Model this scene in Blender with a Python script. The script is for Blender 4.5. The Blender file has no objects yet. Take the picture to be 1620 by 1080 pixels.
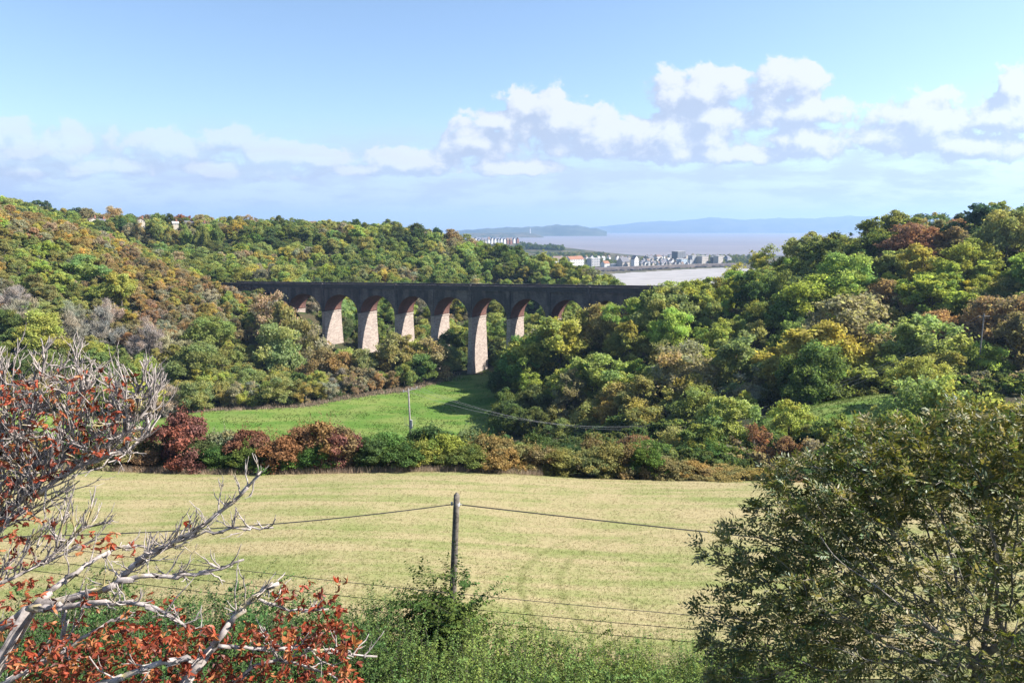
import bpy, math, random
import numpy as np
from mathutils import Vector, Matrix

random.seed(7)
SC = bpy.context.scene
COL = SC.collection
R = math.radians
F, CU, CV, PITCH = 1080.0, 810.0, 540.0, R(9.36)
CP, SP = math.cos(PITCH), math.sin(PITCH)

# ------------------------------------------------------------------ camera maths
def P(u, v, Y):
    a, b = (u - CU) / F, (CV - v) / F
    dy, dz = CP + b * SP, -SP + b * CP
    k = Y / dy
    return np.array([a * k, Y, dz * k])

def PR(u, v, d):                     # point at a distance along the ray
    p = P(u, v, 1.0)
    return p / np.linalg.norm(p) * d

def proj(p):
    x, y, z = p[..., 0], p[..., 1], p[..., 2]
    dep = y * CP - z * SP
    up = y * SP + z * CP
    return CU + F * x / dep, CV - F * up / dep, dep

# ------------------------------------------------------------------ object helpers
def tag(o, label=None, cat=None, group=None, kind=None):
    if label: o['label'] = label
    if cat: o['category'] = cat
    if group: o['group'] = group
    if kind: o['kind'] = kind
    return o

def empty(name, loc, rz=0.0, s=1.0):
    o = bpy.data.objects.new(name, None)
    o.empty_display_size = 0.5
    COL.objects.link(o)
    o.location = loc; o.rotation_euler = (0, 0, rz); o.scale = (s, s, s) if not hasattr(s, '__len__') else s
    return o

def link(name, me, parent=None, loc=None):
    o = bpy.data.objects.new(name, me)
    COL.objects.link(o)
    if parent is not None: o.parent = parent
    if loc is not None: o.location = loc
    return o

def np_mesh(name, V, faces, mats=(), mat_idx=None, attrs=None, smooth=False):
    """V (n,3); faces = list of (m,k) index arrays"""
    me = bpy.data.meshes.new(name)
    V = np.asarray(V, dtype=np.float32)
    if not isinstance(faces, (list, tuple)): faces = [faces]
    faces = [np.asarray(f, dtype=np.int32) for f in faces if len(f)]
    loops = np.concatenate([f.ravel() for f in faces])
    tot = np.concatenate([np.full(len(f), f.shape[1], dtype=np.int32) for f in faces])
    start = np.concatenate([[0], np.cumsum(tot)[:-1]]).astype(np.int32)
    me.vertices.add(len(V)); me.vertices.foreach_set('co', V.ravel())
    me.loops.add(len(loops)); me.loops.foreach_set('vertex_index', loops)
    me.polygons.add(len(tot)); me.polygons.foreach_set('loop_start', start)
    for m in mats: me.materials.append(m)
    if mat_idx is not None: me.polygons.foreach_set('material_index', np.asarray(mat_idx, dtype=np.int32))
    me.polygons.foreach_set('use_smooth', np.full(len(tot), bool(smooth)))
    me.update(calc_edges=True)
    if attrs:
        for nm, (dom, arr) in attrs.items():
            a = me.attributes.new(nm, 'FLOAT', dom)
            a.data.foreach_set('value', np.asarray(arr, dtype=np.float32))
    return me

class MB:
    """collects boxes, prisms and tubes into one mesh"""
    def __init__(s): s.V = []; s.Fq = []; s.Ft = []; s.n = 0; s.mq = []; s.mt = []
    def add(s, V, quads=(), tris=(), m=0):
        V = np.asarray(V, float).reshape(-1, 3)
        if len(quads):
            q = np.asarray(quads, int).reshape(-1, 4) + s.n; s.Fq.append(q); s.mq += [m] * len(q)
        if len(tris):
            t = np.asarray(tris, int).reshape(-1, 3) + s.n; s.Ft.append(t); s.mt += [m] * len(t)
        s.V.append(V); s.n += len(V)
    def box(s, x0, x1, y0, y1, z0, z1, m=0, top=None):
        t = top or (0, 0)
        V = [(x0, y0, z0), (x1, y0, z0), (x1, y1, z0), (x0, y1, z0),
             (x0 + t[0], y0 + t[1], z1), (x1 - t[0], y0 + t[1], z1), (x1 - t[0], y1 - t[1], z1), (x0 + t[0], y1 - t[1], z1)]
        s.add(V, [(0, 3, 2, 1), (4, 5, 6, 7), (0, 1, 5, 4), (1, 2, 6, 5), (2, 3, 7, 6), (3, 0, 4, 7)], m=m)
    def tube(s, pts, rad, k=6, m=0, cap=True):
        V, Q, T = tube(pts, rad, k, cap)
        s.add(V, Q, T, m)
    def mesh(s, name, mats, smooth=False):
        fs = []; mi = []
        if s.Fq: fs.append(np.concatenate(s.Fq)); mi += s.mq
        if s.Ft: fs.append(np.concatenate(s.Ft)); mi += s.mt
        return np_mesh(name, np.concatenate(s.V), fs, mats, mi, smooth=smooth)

def tube(pts, rad, k=6, cap=True):
    pts = np.asarray(pts, float); n = len(pts)
    rad = np.broadcast_to(np.asarray(rad, float), (n,))
    t = np.gradient(pts, axis=0); t /= np.linalg.norm(t, axis=1)[:, None] + 1e-9
    ref = np.array([0.31, 0.17, 0.93])
    if abs(np.dot(t[0], ref)) > .9: ref = np.array([1., 0.1, 0])
    a = np.cross(t, ref)
    a /= np.linalg.norm(a, axis=1)[:, None] + 1e-9
    for i in range(1, n):
        if np.dot(a[i], a[i - 1]) < 0: a[i] *= -1
    b = np.cross(t, a)
    ang = np.arange(k) * 2 * math.pi / k
    V = pts[:, None, :] + rad[:, None, None] * (np.cos(ang)[None, :, None] * a[:, None, :] + np.sin(ang)[None, :, None] * b[:, None, :])
    V = V.reshape(-1, 3)
    i = np.arange(n - 1)[:, None] * k; j = np.arange(k)[None, :]; j2 = (j + 1) % k
    Q = np.stack([i + j, i + j2, i + k + j2, i + k + j], axis=-1).reshape(-1, 4)
    T = []
    if cap:
        V = np.vstack([V, pts[0], pts[-1]])
        T = [(n * k, (q + 1) % k, q) for q in range(k)] + [(n * k + 1, (n - 1) * k + q, (n - 1) * k + (q + 1) % k) for q in range(k)]
    return V, Q, T

# ------------------------------------------------------------------ node helpers
class NT:
    def __init__(s, tree): s.t = tree; s.L = tree.links
    def n(s, typ, **kw):
        nd = s.t.nodes.new(typ)
        for k, v in kw.items():
            if k == 'inp':
                for a, b in v.items(): s.set(nd, a, b)
            else: setattr(nd, k, v)
        return nd
    def set(s, nd, key, val):
        sock = nd.inputs[key]
        if isinstance(val, bpy.types.NodeSocket): s.L.new(val, sock)
        else: sock.default_value = val
    def math(s, op, a, b=None, c=None, clamp=False):
        nd = s.n('ShaderNodeMath', operation=op, use_clamp=clamp)
        s.set(nd, 0, a)
        if b is not None: s.set(nd, 1, b)
        if c is not None: s.set(nd, 2, c)
        return nd.outputs[0]
    def mix(s, f, a, b, blend='MIX'):
        nd = s.n('ShaderNodeMix', data_type='RGBA', blend_type=blend)
        s.set(nd, 0, f); s.set(nd, 6, a); s.set(nd, 7, b)
        return nd.outputs[2]
    def noise(s, vec, scale, detail=3, rough=.55, dist=0.0):
        nd = s.n('ShaderNodeTexNoise')
        if vec is not None: s.set(nd, 'Vector', vec)
        s.set(nd, 'Scale', scale); s.set(nd, 'Detail', detail); s.set(nd, 'Roughness', rough); s.set(nd, 'Distortion', dist)
        return nd.outputs['Fac']
    def remap(s, v, a, b, c=0., d=1., smooth=True):
        nd = s.n('ShaderNodeMapRange', interpolation_type='SMOOTHSTEP' if smooth else 'LINEAR')
        s.set(nd, 0, v); s.set(nd, 1, a); s.set(nd, 2, b); s.set(nd, 3, c); s.set(nd, 4, d)
        return nd.outputs[0]
    def scalevec(s, vec, sc):
        nd = s.n('ShaderNodeVectorMath', operation='MULTIPLY'); s.set(nd, 0, vec); s.set(nd, 1, sc)
        return nd.outputs[0]

def rgba(c): return (c[0], c[1], c[2], 1.0)

def new_mat(name):
    m = bpy.data.materials.new(name); m.use_nodes = True
    m.node_tree.nodes.clear()
    return m, NT(m.node_tree)

def finish(nt, shader, disp=None):
    o = nt.n('ShaderNodeOutputMaterial')
    nt.L.new(shader, o.inputs['Surface'])

def principled(nt, col, rough=.8, spec=.2, bump=None, bstr=.3, bdist=.05, metal=0.):
    p = nt.n('ShaderNodeBsdfPrincipled')
    nt.set(p, 'Base Color', col); nt.set(p, 'Roughness', rough); nt.set(p, 'Specular IOR Level', spec); nt.set(p, 'Metallic', metal)
    if bump is not None:
        b = nt.n('ShaderNodeBump'); nt.set(b, 'Height', bump); nt.set(b, 'Strength', bstr); nt.set(b, 'Distance', bdist)
        nt.L.new(b.outputs[0], p.inputs['Normal'])
    return p.outputs[0]

def simple_mat(name, c, rough=.8, var=.25, scale=3., spec=.2, c2=None):
    m, nt = new_mat(name)
    g = nt.n('ShaderNodeNewGeometry').outputs['Position'] if False else nt.n('ShaderNodeTexCoord').outputs['Object']
    f = nt.noise(g, scale, 5)
    c2 = c2 or tuple(x * (1 - var) for x in c)
    col = nt.mix(nt.remap(f, .35, .65), rgba(c), rgba(c2))
    finish(nt, principled(nt, col, rough, spec, bump=f, bstr=.2))
    return m

def leaf_mat(name, source, trans=.5, gloss=0., contrast=.55, hue=.16, accent=None, accent_amt=0.):
    """source: 'object' tint from the object colour, 'instancer' from the instance, or a fixed colour"""
    m, nt = new_mat(name)
    rnd = nt.n('ShaderNodeObjectInfo').outputs['Random']
    if source == 'object': tint = nt.n('ShaderNodeObjectInfo').outputs['Color']
    elif source == 'instancer':
        tint = nt.n('ShaderNodeAttribute', attribute_type='INSTANCER', attribute_name='tint').outputs['Color']
    else: tint = nt.n('ShaderNodeRGB'); tint.outputs[0].default_value = rgba(source); tint = tint.outputs[0]
    tone = nt.n('ShaderNodeAttribute', attribute_type='GEOMETRY', attribute_name='tone').outputs['Fac']
    clump = nt.n('ShaderNodeAttribute', attribute_type='GEOMETRY', attribute_name='clump').outputs['Fac']
    k = nt.remap(tone, 0, 1, 1 - contrast, 1 + contrast, smooth=False)
    c = nt.scalevec(tint, (1, 1, 1)); nd = nt.n('ShaderNodeVectorMath', operation='SCALE'); nt.set(nd, 0, c); nt.set(nd, 'Scale', k); c = nd.outputs[0]
    # clump hue shift: warm / cool
    warm = nt.scalevec(c, (1 + hue * 1.3, 1 + hue * .2, 1 - hue))
    cool = nt.scalevec(c, (1 - hue, 1 - hue * .12, 1 + hue * .3))
    f = nt.math('FRACT', nt.math('ADD', clump, nt.math('MULTIPLY', rnd, 3.7)))
    c = nt.mix(f, warm, cool)
    if accent:
        c = nt.mix(nt.math('MULTIPLY', nt.remap(tone, .72, .8), accent_amt), c, rgba(accent))
    d = nt.n('ShaderNodeBsdfDiffuse'); nt.L.new(c, d.inputs[0])
    t = nt.n('ShaderNodeBsdfTranslucent'); nt.L.new(nt.scalevec(c, (1.15, 1.2, .7)), t.inputs[0])
    mx = nt.n('ShaderNodeMixShader'); nt.set(mx, 0, trans); nt.L.new(d.outputs[0], mx.inputs[1]); nt.L.new(t.outputs[0], mx.inputs[2])
    out = mx.outputs[0]
    if gloss:
        g = nt.n('ShaderNodeBsdfGlossy'); nt.set(g, 'Roughness', .5); nt.set(g, 'Color', (.9, .95, 1, 1))
        m2 = nt.n('ShaderNodeMixShader'); nt.set(m2, 0, gloss); nt.L.new(out, m2.inputs[1]); nt.L.new(g.outputs[0], m2.inputs[2]); out = m2.outputs[0]
    finish(nt, out)
    return m

def bark_mat(name, c1, c2, scale=8., lichen=None):
    m, nt = new_mat(name)
    co = nt.n('ShaderNodeTexCoord').outputs['Object']
    f = nt.noise(co, scale, 6, .65); f2 = nt.noise(co, scale * .35, 4)
    col = nt.mix(nt.remap(f, .35, .65), rgba(c1), rgba(c2))
    if lichen: col = nt.mix(nt.remap(f2, .58, .68), col, rgba(lichen))
    finish(nt, principled(nt, col, .85, .15, bump=f, bstr=.5, bdist=.01))
    return m

M = {}
M['crown'] = leaf_mat('crown_foliage', 'object')
M['wood_crown'] = leaf_mat('distant_foliage', 'instancer')
M['twig_crown'] = leaf_mat('bare_twigs', 'object', trans=0., contrast=.4, hue=.1)
M['bark'] = bark_mat('bark', (.09, .075, .06), (.17, .15, .125))
M['hedge_leaf'] = leaf_mat('hedge_foliage', 'object', trans=.25, contrast=.6)
M['ash_leaf'] = leaf_mat('ash_foliage', (.130, .150, .046), trans=.34, gloss=.035, contrast=.65, hue=.3, accent=(.34, .27, .13), accent_amt=.85)
M['chestnut_leaf'] = leaf_mat('chestnut_foliage', (.255, .060, .034), trans=.34, gloss=.02, contrast=.75, hue=.25, accent=(.36, .17, .06), accent_amt=.75)
M['chestnut_bark'] = bark_mat('chestnut_bark', (.40, .35, .325), (.17, .148, .137), 14., lichen=(.30, .25, .12))
M['ash_bark'] = bark_mat('ash_bark', (.30, .27, .23), (.14, .12, .10), 12.)

# ------------------------------------------------------------------ terrain
SEA = -82.0
CTRL = []
def c(u, v, Y, h=0.0):
    p = P(u, v, Y); CTRL.append((p[0], p[1], p[2] - h))
def cx(x, y, z): CTRL.append((x, y, z))
# camera hillside and the mown field
for x in (-30, 0, 30): cx(x, -12, -7.5 - abs(x) * .02)
for x in (-18, 0, 18): cx(x, 6, -13)
for x in (-26, 0, 26): cx(x, 16, -17.6)
for x in (-30, 0, 30): cx(x, 27, -21.6)
c(300, 985, 34); c(720, 992, 34.5); cx(24, 35, -22.9); cx(-32, 36, -22.6)
cx(0, 55, -25.3); cx(-45, 55, -25.0); cx(45, 55, -25.6)
c(100, 741, 77); c(740, 747, 76); c(1230, 763, 74); cx(70, 76, -29)
cx(-85, 80, -28.5); cx(-120, 90, -27)
# fall into the valley
cx(0, 95, -34.5); cx(-50, 95, -34.5); cx(-100, 110, -37); cx(0, 120, -42); cx(-50, 120, -42.5); cx(-100, 145, -47)
cx(0, 150, -50.5); cx(-50, 150, -51); cx(-10, 180, -57); cx(-50, 180, -57.5); cx(-90, 185, -57)
cx(30, 100, -36.5); cx(25, 130, -43)
# valley floor meadow
cx(-100, 212, -58); cx(-68, 216, -58.2); cx(-40, 225, -58.4); cx(-15, 225, -58.4); cx(-30, 205, -58.3); cx(-38, 243, -57.8)
cx(-12, 262, -57.2); cx(-22, 265, -57); cx(-15, 300, -58); cx(-10, 340, -61); cx(10, 400, -66)
# left hillside (canopy height taken off)
c(0, 334, 275, 9); c(100, 356, 290, 9); c(180, 380, 298, 9); c(250, 405, 304, 9); c(330, 432, 325, 9); c(375, 466, 328, 9)
c(430, 500, 292, 10); c(100, 450, 258, 9); c(250, 500, 258, 9); c(330, 540, 250, 10); c(0, 450, 235, 9); c(0, 560, 205, 10)
c(150, 590, 215, 10); c(250, 600, 226, 11); c(400, 560, 262, 12); c(480, 560, 275, 12)
cx(-200, 170, -22); cx(-160, 180, -40); cx(-260, 220, 10); cx(-300, 300, 16)
cx(-62, 240, -57); cx(-58, 288, -57); cx(-76, 300, -56); cx(-40, 280, -57.5); cx(-98, 306, -47); cx(-125, 326, -30)
# ridge beyond the viaduct
c(60, 338, 455, 4); c(170, 350, 470, 8); c(215, 353, 462, 4); c(270, 357, 462, 5); c(325, 360, 462, 5); c(300, 354, 500, 9); c(420, 352, 520, 9); c(520, 351, 530, 9); c(610, 354, 520, 9)
c(700, 370, 500, 9); c(760, 384, 470, 9); c(830, 398, 445, 9); c(890, 411, 420, 9); c(940, 433, 395, 9); c(968, 452, 370, 9)
c(250, 385, 430, 9); c(330, 412, 380, 9); c(420, 430, 360, 10); c(550, 440, 370, 10); c(650, 435, 385, 10); c(760, 440, 380, 10)
c(470, 395, 430, 10); c(620, 395, 450, 10); c(720, 410, 430, 10)
c(560, 500, 325, 11); c(690, 500, 330, 11); c(790, 490, 325, 11); c(880, 480, 330, 11)
cx(-350, 560, 2); cx(-200, 640, -30); cx(0, 640, -62); cx(-100, 600, -22); cx(60, 560, -74); cx(150, 640, -78)
cx(75, 440, -72); cx(110, 380, -62); cx(150, 420, -62)
# right hillside
cx(-3, 212, -57.6); cx(2, 190, -57); cx(12, 205, -53); cx(22, 232, -46); cx(25, 185, -51); cx(8, 245, -52)
c(960, 475, 240, 12); c(1045, 462, 236, 11); c(1120, 440, 240, 11); c(1200, 408, 245, 11); c(1300, 385, 245, 11); c(1400, 360, 238, 11)
c(1500, 340, 222, 11); c(1620, 345, 205, 11); c(1050, 500, 205, 12); c(1000, 560, 190, 13); c(1150, 500, 195, 12); c(1300, 470, 188, 12)
c(1450, 450, 180, 11); c(1600, 430, 172, 11); c(1200, 590, 162, 12); c(1320, 560, 160, 12); c(1450, 545, 155, 11); c(1600, 520, 150, 10)
c(1340, 634, 130); c(1400, 622, 134); c(1290, 650, 122); c(1600, 620, 122); c(1500, 640, 118)
cx(38, 150, -44); cx(45, 118, -36.5); cx(40, 95, -34); cx(60, 95, -32.5); cx(90, 100, -29); cx(95, 70, -27)
cx(60, 270, -34); cx(110, 285, -22); cx(190, 290, -14); cx(200, 210, -4); cx(170, 160, -12); cx(150, 330, -44)
CTRL = np.array(CTRL, float)

def tps_fit(pts, lam=2.0, s=100.0):
    xy = pts[:, :2] / s; n = len(pts)
    d = np.linalg.norm(xy[:, None] - xy[None], axis=2)
    K = np.where(d > 0, d * d * np.log(d + 1e-12), 0) + np.eye(n) * lam * 1e-3
    Pm = np.hstack([np.ones((n, 1)), xy])
    A = np.zeros((n + 3, n + 3)); A[:n, :n] = K; A[:n, n:] = Pm; A[n:, :n] = Pm.T
    w = np.linalg.solve(A, np.concatenate([pts[:, 2], np.zeros(3)]))
    return xy, w, s

def tps_eval(model, X):
    xy, w, s = model
    X = np.asarray(X, float)[..., :2].reshape(-1, 2) / s
    out = np.empty(len(X))
    for i in range(0, len(X), 20000):
        q = X[i:i + 20000]
        d2 = ((q[:, None] - xy[None]) ** 2).sum(2)
        out[i:i + 20000] = (.5 * d2 * np.log(d2 + 1e-12)) @ w[:len(xy)] + w[len(xy)] + q @ w[len(xy) + 1:]
    return out

TERR = tps_fit(CTRL)
def gz(x, y):
    return tps_eval(TERR, np.stack([np.atleast_1d(x), np.atleast_1d(y)], -1))

def in_poly(x, y, poly):
    x = np.asarray(x); y = np.asarray(y); r = np.zeros(x.shape, bool)
    n = len(poly)
    for i in range(n):
        x0, y0 = poly[i]; x1, y1 = poly[(i + 1) % n]
        if y0 == y1: continue
        cnd = ((y0 > y) != (y1 > y)) & (x < (x1 - x0) * (y - y0) / (y1 - y0) + x0)
        r ^= cnd
    return r

def grid_sheet(name, x0, x1, y0, y1, st, zf, mat, poly=None, off=0.):
    nx = int((x1 - x0) / st) + 1; ny = int((y1 - y0) / st) + 1
    X, Y = np.meshgrid(np.linspace(x0, x1, nx), np.linspace(y0, y1, ny))
    Z = zf(X.ravel(), Y.ravel()) + off
    V = np.stack([X.ravel(), Y.ravel(), Z], 1)
    i = np.arange(ny - 1)[:, None] * nx + np.arange(nx - 1)[None]
    Q = np.stack([i, i + 1, i + nx + 1, i + nx], -1).reshape(-1, 4)
    if poly is not None:
        cxy = V[Q].mean(1)
        Q = Q[in_poly(cxy[:, 0], cxy[:, 1], poly)]
        used = np.unique(Q); mp = np.full(len(V), -1); mp[used] = np.arange(len(used)); V = V[used]; Q = mp[Q]
    me = np_mesh(name, V, Q, [mat], smooth=True)
    o = link(name, me); o['kind'] = 'structure'
    return o

def pos_nodes(nt): return nt.n('ShaderNodeNewGeometry').outputs['Position']

def mat_woodfloor():
    m, nt = new_mat('woodland_floor'); p = pos_nodes(nt)
    f = nt.noise(p, .25, 6); f2 = nt.noise(p, 2.5, 5)
    col = nt.mix(nt.remap(f, .4, .6), (.045, .06, .02, 1), (.075, .062, .035, 1))
    col = nt.mix(nt.remap(f2, .35, .65), col, nt.scalevec(col, (.55, .6, .6)))
    finish(nt, principled(nt, col, .9, .1, bump=f2, bstr=.8, bdist=.3)); return m

def field_colour(nt, p):
    """mown dry grass: pale straw swathes and greener strips, faint wheel tracks"""
    sep = nt.n('ShaderNodeSeparateXYZ'); nt.L.new(p, sep.inputs[0])
    x, y = sep.outputs[0], sep.outputs[1]
    warp = nt.noise(p, .06, 3)
    bands = nt.noise(nt.scalevec(p, (.035, .5, 0)), 1.0, 4, .6)
    yy = nt.math('ADD', y, nt.math('MULTIPLY', warp, 9.))
    sw = nt.math('SINE', nt.math('MULTIPLY', nt.math('ADD', yy, nt.math('MULTIPLY', x, .06)), 1.35))
    patch = nt.noise(p, .16, 5, .6); fine = nt.noise(p, 3.2, 4, .7)
    g = nt.math('ADD', nt.math('MULTIPLY', bands, .68), nt.math('ADD', nt.math('MULTIPLY', patch, .55), nt.math('MULTIPLY', sw, .012)))
    g = nt.math('ADD', g, nt.math('MULTIPLY', nt.math('SUBTRACT', fine, .5), .22))
    green = nt.remap(g, .50, .80)
    col = nt.mix(green, (.315, .262, .142, 1), (.185, .208, .070, 1))
    col = nt.mix(nt.remap(fine, .3, .7, 0, .25), col, nt.scalevec(col, (.66, .66, .6)))
    for cxx, cyy, rr in TRACKS:
        dv = nt.n('ShaderNodeVectorMath', operation='DISTANCE'); nt.set(dv, 0, nt.scalevec(p, (1, 1, 0))); nt.set(dv, 1, (cxx, cyy, 0))
        dd = nt.math('ABSOLUTE', nt.math('SUBTRACT', nt.math('ADD', dv.outputs['Value'], nt.math('MULTIPLY', nt.noise(p, .5, 2), .8)), rr + .4))
        mk = nt.math('MULTIPLY', nt.remap(dd, .1, .42, 1, 0), nt.math('MULTIPLY', nt.remap(x, cxx + rr * .4, cxx + rr * .75, 1, 0), nt.remap(y, 40, 62, 1, .1)))
        col = nt.mix(nt.math('MULTIPLY', mk, nt.remap(nt.noise(p, .9, 3), .3, .6, .2, .6)), col, (.13, .14, .045, 1))
    return col
TRACKS = [(16.5, 41.5, 13.4), (16.5, 41.5, 15.9)]

def mat_field():
    m, nt = new_mat('mown_field'); p = pos_nodes(nt)
    col = field_colour(nt, p); f = nt.noise(p, 6, 4, .7)
    finish(nt, principled(nt, col, .9, .1, bump=f, bstr=.7, bdist=.08)); return m

def mat_blades(name, fn, lo=.65, hi=1.3):
    m, nt = new_mat(name); p = pos_nodes(nt)
    tone = nt.n('ShaderNodeAttribute', attribute_type='GEOMETRY', attribute_name='tone').outputs['Fac']
    col = fn(nt, p)
    nd = nt.n('ShaderNodeVectorMath', operation='SCALE'); nt.set(nd, 0, col); nt.set(nd, 'Scale', nt.remap(tone, 0, 1, lo, hi, False))
    d = nt.n('ShaderNodeBsdfDiffuse'); nt.L.new(nd.outputs[0], d.inputs[0])
    t = nt.n('ShaderNodeBsdfTranslucent'); nt.L.new(nd.outputs[0], t.inputs[0])
    mx = nt.n('ShaderNodeMixShader'); nt.set(mx, 0, .35); nt.L.new(d.outputs[0], mx.inputs[1]); nt.L.new(t.outputs[0], mx.inputs[2])
    finish(nt, mx.outputs[0]); return m

def meadow_colour(nt, p):
    f = nt.noise(nt.scalevec(p, (.05, .16, 0)), 1., 4); f2 = nt.noise(p, .9, 5, .7); f3 = nt.noise(p, .08, 3)
    col = nt.mix(nt.remap(f, .4, .62), (.080, .150, .024, 1), (.145, .19, .046, 1))
    col = nt.mix(nt.remap(f3, .5, .7, 0, .5), col, (.17, .19, .06, 1))
    return nt.mix(nt.remap(f2, .52, .7, 0, .6), col, (.06, .105, .02, 1))

def mat_meadow():
    m, nt = new_mat('meadow_grass'); p = pos_nodes(nt)
    finish(nt, principled(nt, meadow_colour(nt, p), .9, .1, bump=nt.noise(p, 1.5, 4, .7), bstr=.8, bdist=.25)); return m

M['floor'] = mat_woodfloor(); M['field'] = mat_field(); M['meadow'] = mat_meadow()

FIELD_POLY = [(-90, 30), (-60, 31), (-10, 31.5), (20, 31), (60, 30), (90, 40), (85, 70), (60, 74), (25, 75.5), (0, 77), (-30, 78), (-58, 78), (-100, 80)]
MEADOW_POLY = [(-150, 175), (-103, 213), (-68, 219), (-38, 240), (-21, 264), (-6, 267), (-4, 225), (1, 190), (0, 180), (-8, 160), (-20, 150), (-90, 150)]
GAP_POLY = [(39, 106), (46, 126), (58, 138), (68, 140), (74, 132), (72, 116), (62, 102), (48, 98)]
grid_sheet('ground', -430, 330, -14, 650, 2.5, gz, M['floor'])
grid_sheet('mown_field', -100, 92, 28, 82, .7, gz, M['field'], FIELD_POLY, .06)
grid_sheet('valley_meadow', -152, 40, 148, 270, 1.2, gz, M['meadow'], MEADOW_POLY, .10)
grid_sheet('hillside_pasture', 40, 132, 98, 142, 1.2, gz, M['meadow'], GAP_POLY, .10)

# coast beyond: beach, town ground, headland
CO = []
def cc(u, v, Y): CO.append(tuple(P(u, v, Y)))
for u in (700, 820, 960, 1060, 1180): cc(u, 452, 930)
cc(700, 440, 1000); cc(1200, 440, 1020)
cc(955, 437, 1150); cc(1040, 431, 1210); cc(1140, 425, 1260)
cc(860, 420, 1350); cc(930, 423, 1310); cc(1000, 425, 1290); cc(1080, 423, 1330); cc(1160, 420, 1400); cc(1260, 418, 1420)
for u in (880, 960, 1060, 1160, 1260): cc(u, 404.5, 1850)
for u in (760, 800, 830): cc(u, 389, 2150)
cc(880, 397, 2000); cc(730, 386, 2250); cc(680, 384, 2300)
cc(780, 383, 2500); cc(830, 385, 2450); cc(860, 388, 2350); cc(910, 394, 2200); cc(950, 401, 2050); cc(1000, 405, 1980)
for (x, y) in ((50, 3100), (-300, 3100), (300, 2800), (450, 2400), (700, 2200), (1000, 2150), (1000, 3200), (250, 3200), (1200, 1800)): CO.append((x, y, SEA - 12))
for (x, y) in ((-600, 700), (-200, 680), (100, 680), (500, 700)): CO.append((x, y, -74))
CO.append((-900, 1500, -40)); CO.append((-900, 2500, -40)); CO.append((700, 1300, -76)); CO.append((-300, 1400, -66))
COAST = tps_fit(np.array(CO), 1.0, 600.)
def cz(x, y): return tps_eval(COAST, np.stack([np.atleast_1d(x), np.atleast_1d(y)], -1))
def mat_coast():
    m, nt = new_mat('coast_land'); p = pos_nodes(nt)
    f = nt.noise(p, .012, 5); f2 = nt.noise(p, .06, 5)
    col = nt.mix(nt.remap(f, .4, .6), (.040, .052, .024, 1), (.12, .10, .062, 1))
    col = nt.mix(nt.remap(f2, .4, .65), col, nt.scalevec(col, (.5, .55, .5)))
    finish(nt, principled(nt, col, .9, .1)); return m
def mat_beach():
    m, nt = new_mat('pebble_beach'); p = pos_nodes(nt)
    f = nt.noise(nt.scalevec(p, (.02, .05, 0)), 1., 6, .65)
    col = nt.mix(nt.remap(f, .35, .65), (.31, .295, .29, 1), (.235, .225, .22, 1))
    finish(nt, principled(nt, col, .9, .1)); return m
M['coast'] = mat_coast(); M['beach'] = mat_beach()
grid_sheet('coast_land', -900, 1300, 640, 3200, 22, cz, M['coast'])
def xy(u, v, Y): p = P(u, v, Y); return (p[0], p[1])
BEACH_POLY = [xy(700, 450, 860), xy(1250, 450, 860), xy(1300, 430, 1150), xy(1150, 424, 1290), xy(1060, 429, 1245), xy(1000, 431, 1215), xy(940, 437, 1165), xy(800, 445, 1050)]
grid_sheet('beach', -200, 700, 800, 1400, 10, cz, M['beach'], BEACH_POLY, .35)

# sea
def mat_sea():
    m, nt = new_mat('sea_water'); p = pos_nodes(nt)
    f = nt.noise(nt.scalevec(p, (.0012, .0035, 0)), 1., 5); w = nt.noise(nt.scalevec(p, (.02, .05, 0)), 1., 6, .7)
    col = nt.mix(nt.remap(f, .4, .6), (.150, .138, .152, 1), (.178, .163, .174, 1))
    finish(nt, principled(nt, col, .55, .12, bump=w, bstr=.4, bdist=2.)); return m
M['sea'] = mat_sea()
V = []; 
sx = np.linspace(-30000, 30000, 31); sy = np.concatenate([np.linspace(700, 3000, 8), np.linspace(4000, 45000, 16)])
X, Y_ = np.meshgrid(sx, sy); V = np.stack([X.ravel(), Y_.ravel(), np.full(X.size, SEA)], 1)
i = np.arange(len(sy) - 1)[:, None] * 31 + np.arange(30)[None]
o = link('sea', np_mesh('sea', V, np.stack([i, i + 1, i + 32, i + 31], -1).reshape(-1, 4), [M['sea']])); o['kind'] = 'structure'

def ridge(name, prof, Y, depth, mat, seed=0, rough=.06):
    rng = np.random.default_rng(seed)
    us = np.linspace(prof[0][0], prof[-1][0], 140)
    vs = np.interp(us, [q[0] for q in prof], [q[1] for q in prof])
    nr = 14; V = []
    ph = rng.uniform(0, 6, 6)
    for j in range(nr):
        t = j / (nr - 1); shp = math.sin(math.pi * min(1, t * 1.0)) ** .8 if t < .5 else math.sin(math.pi * t) ** .5
        for a, b in zip(us, vs):
            p = P(a, b, Y); hgt = max(0, p[2] - SEA)
            ns = 1 + rough * (math.sin(a * .06 + ph[0] + 3 * t) + .6 * math.sin(a * .17 + ph[1] - 5 * t) + .4 * math.sin(a * .4 + ph[2]))
            ns = 1 + (ns - 1) * (1 - abs(shp - .5) * 0)
            V.append((p[0] * (1 + (t - .5) * depth / Y), Y + (t - .5) * depth, SEA - 4 + (hgt + 4) * shp * ns))
    n = len(us); i = np.arange(nr - 1)[:, None] * n + np.arange(n - 1)[None]
    o = link(name, np_mesh(name, V, np.stack([i, i + 1, i + n + 1, i + n], -1).reshape(-1, 4), [mat], smooth=True)); o['kind'] = 'structure'
    return o
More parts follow.
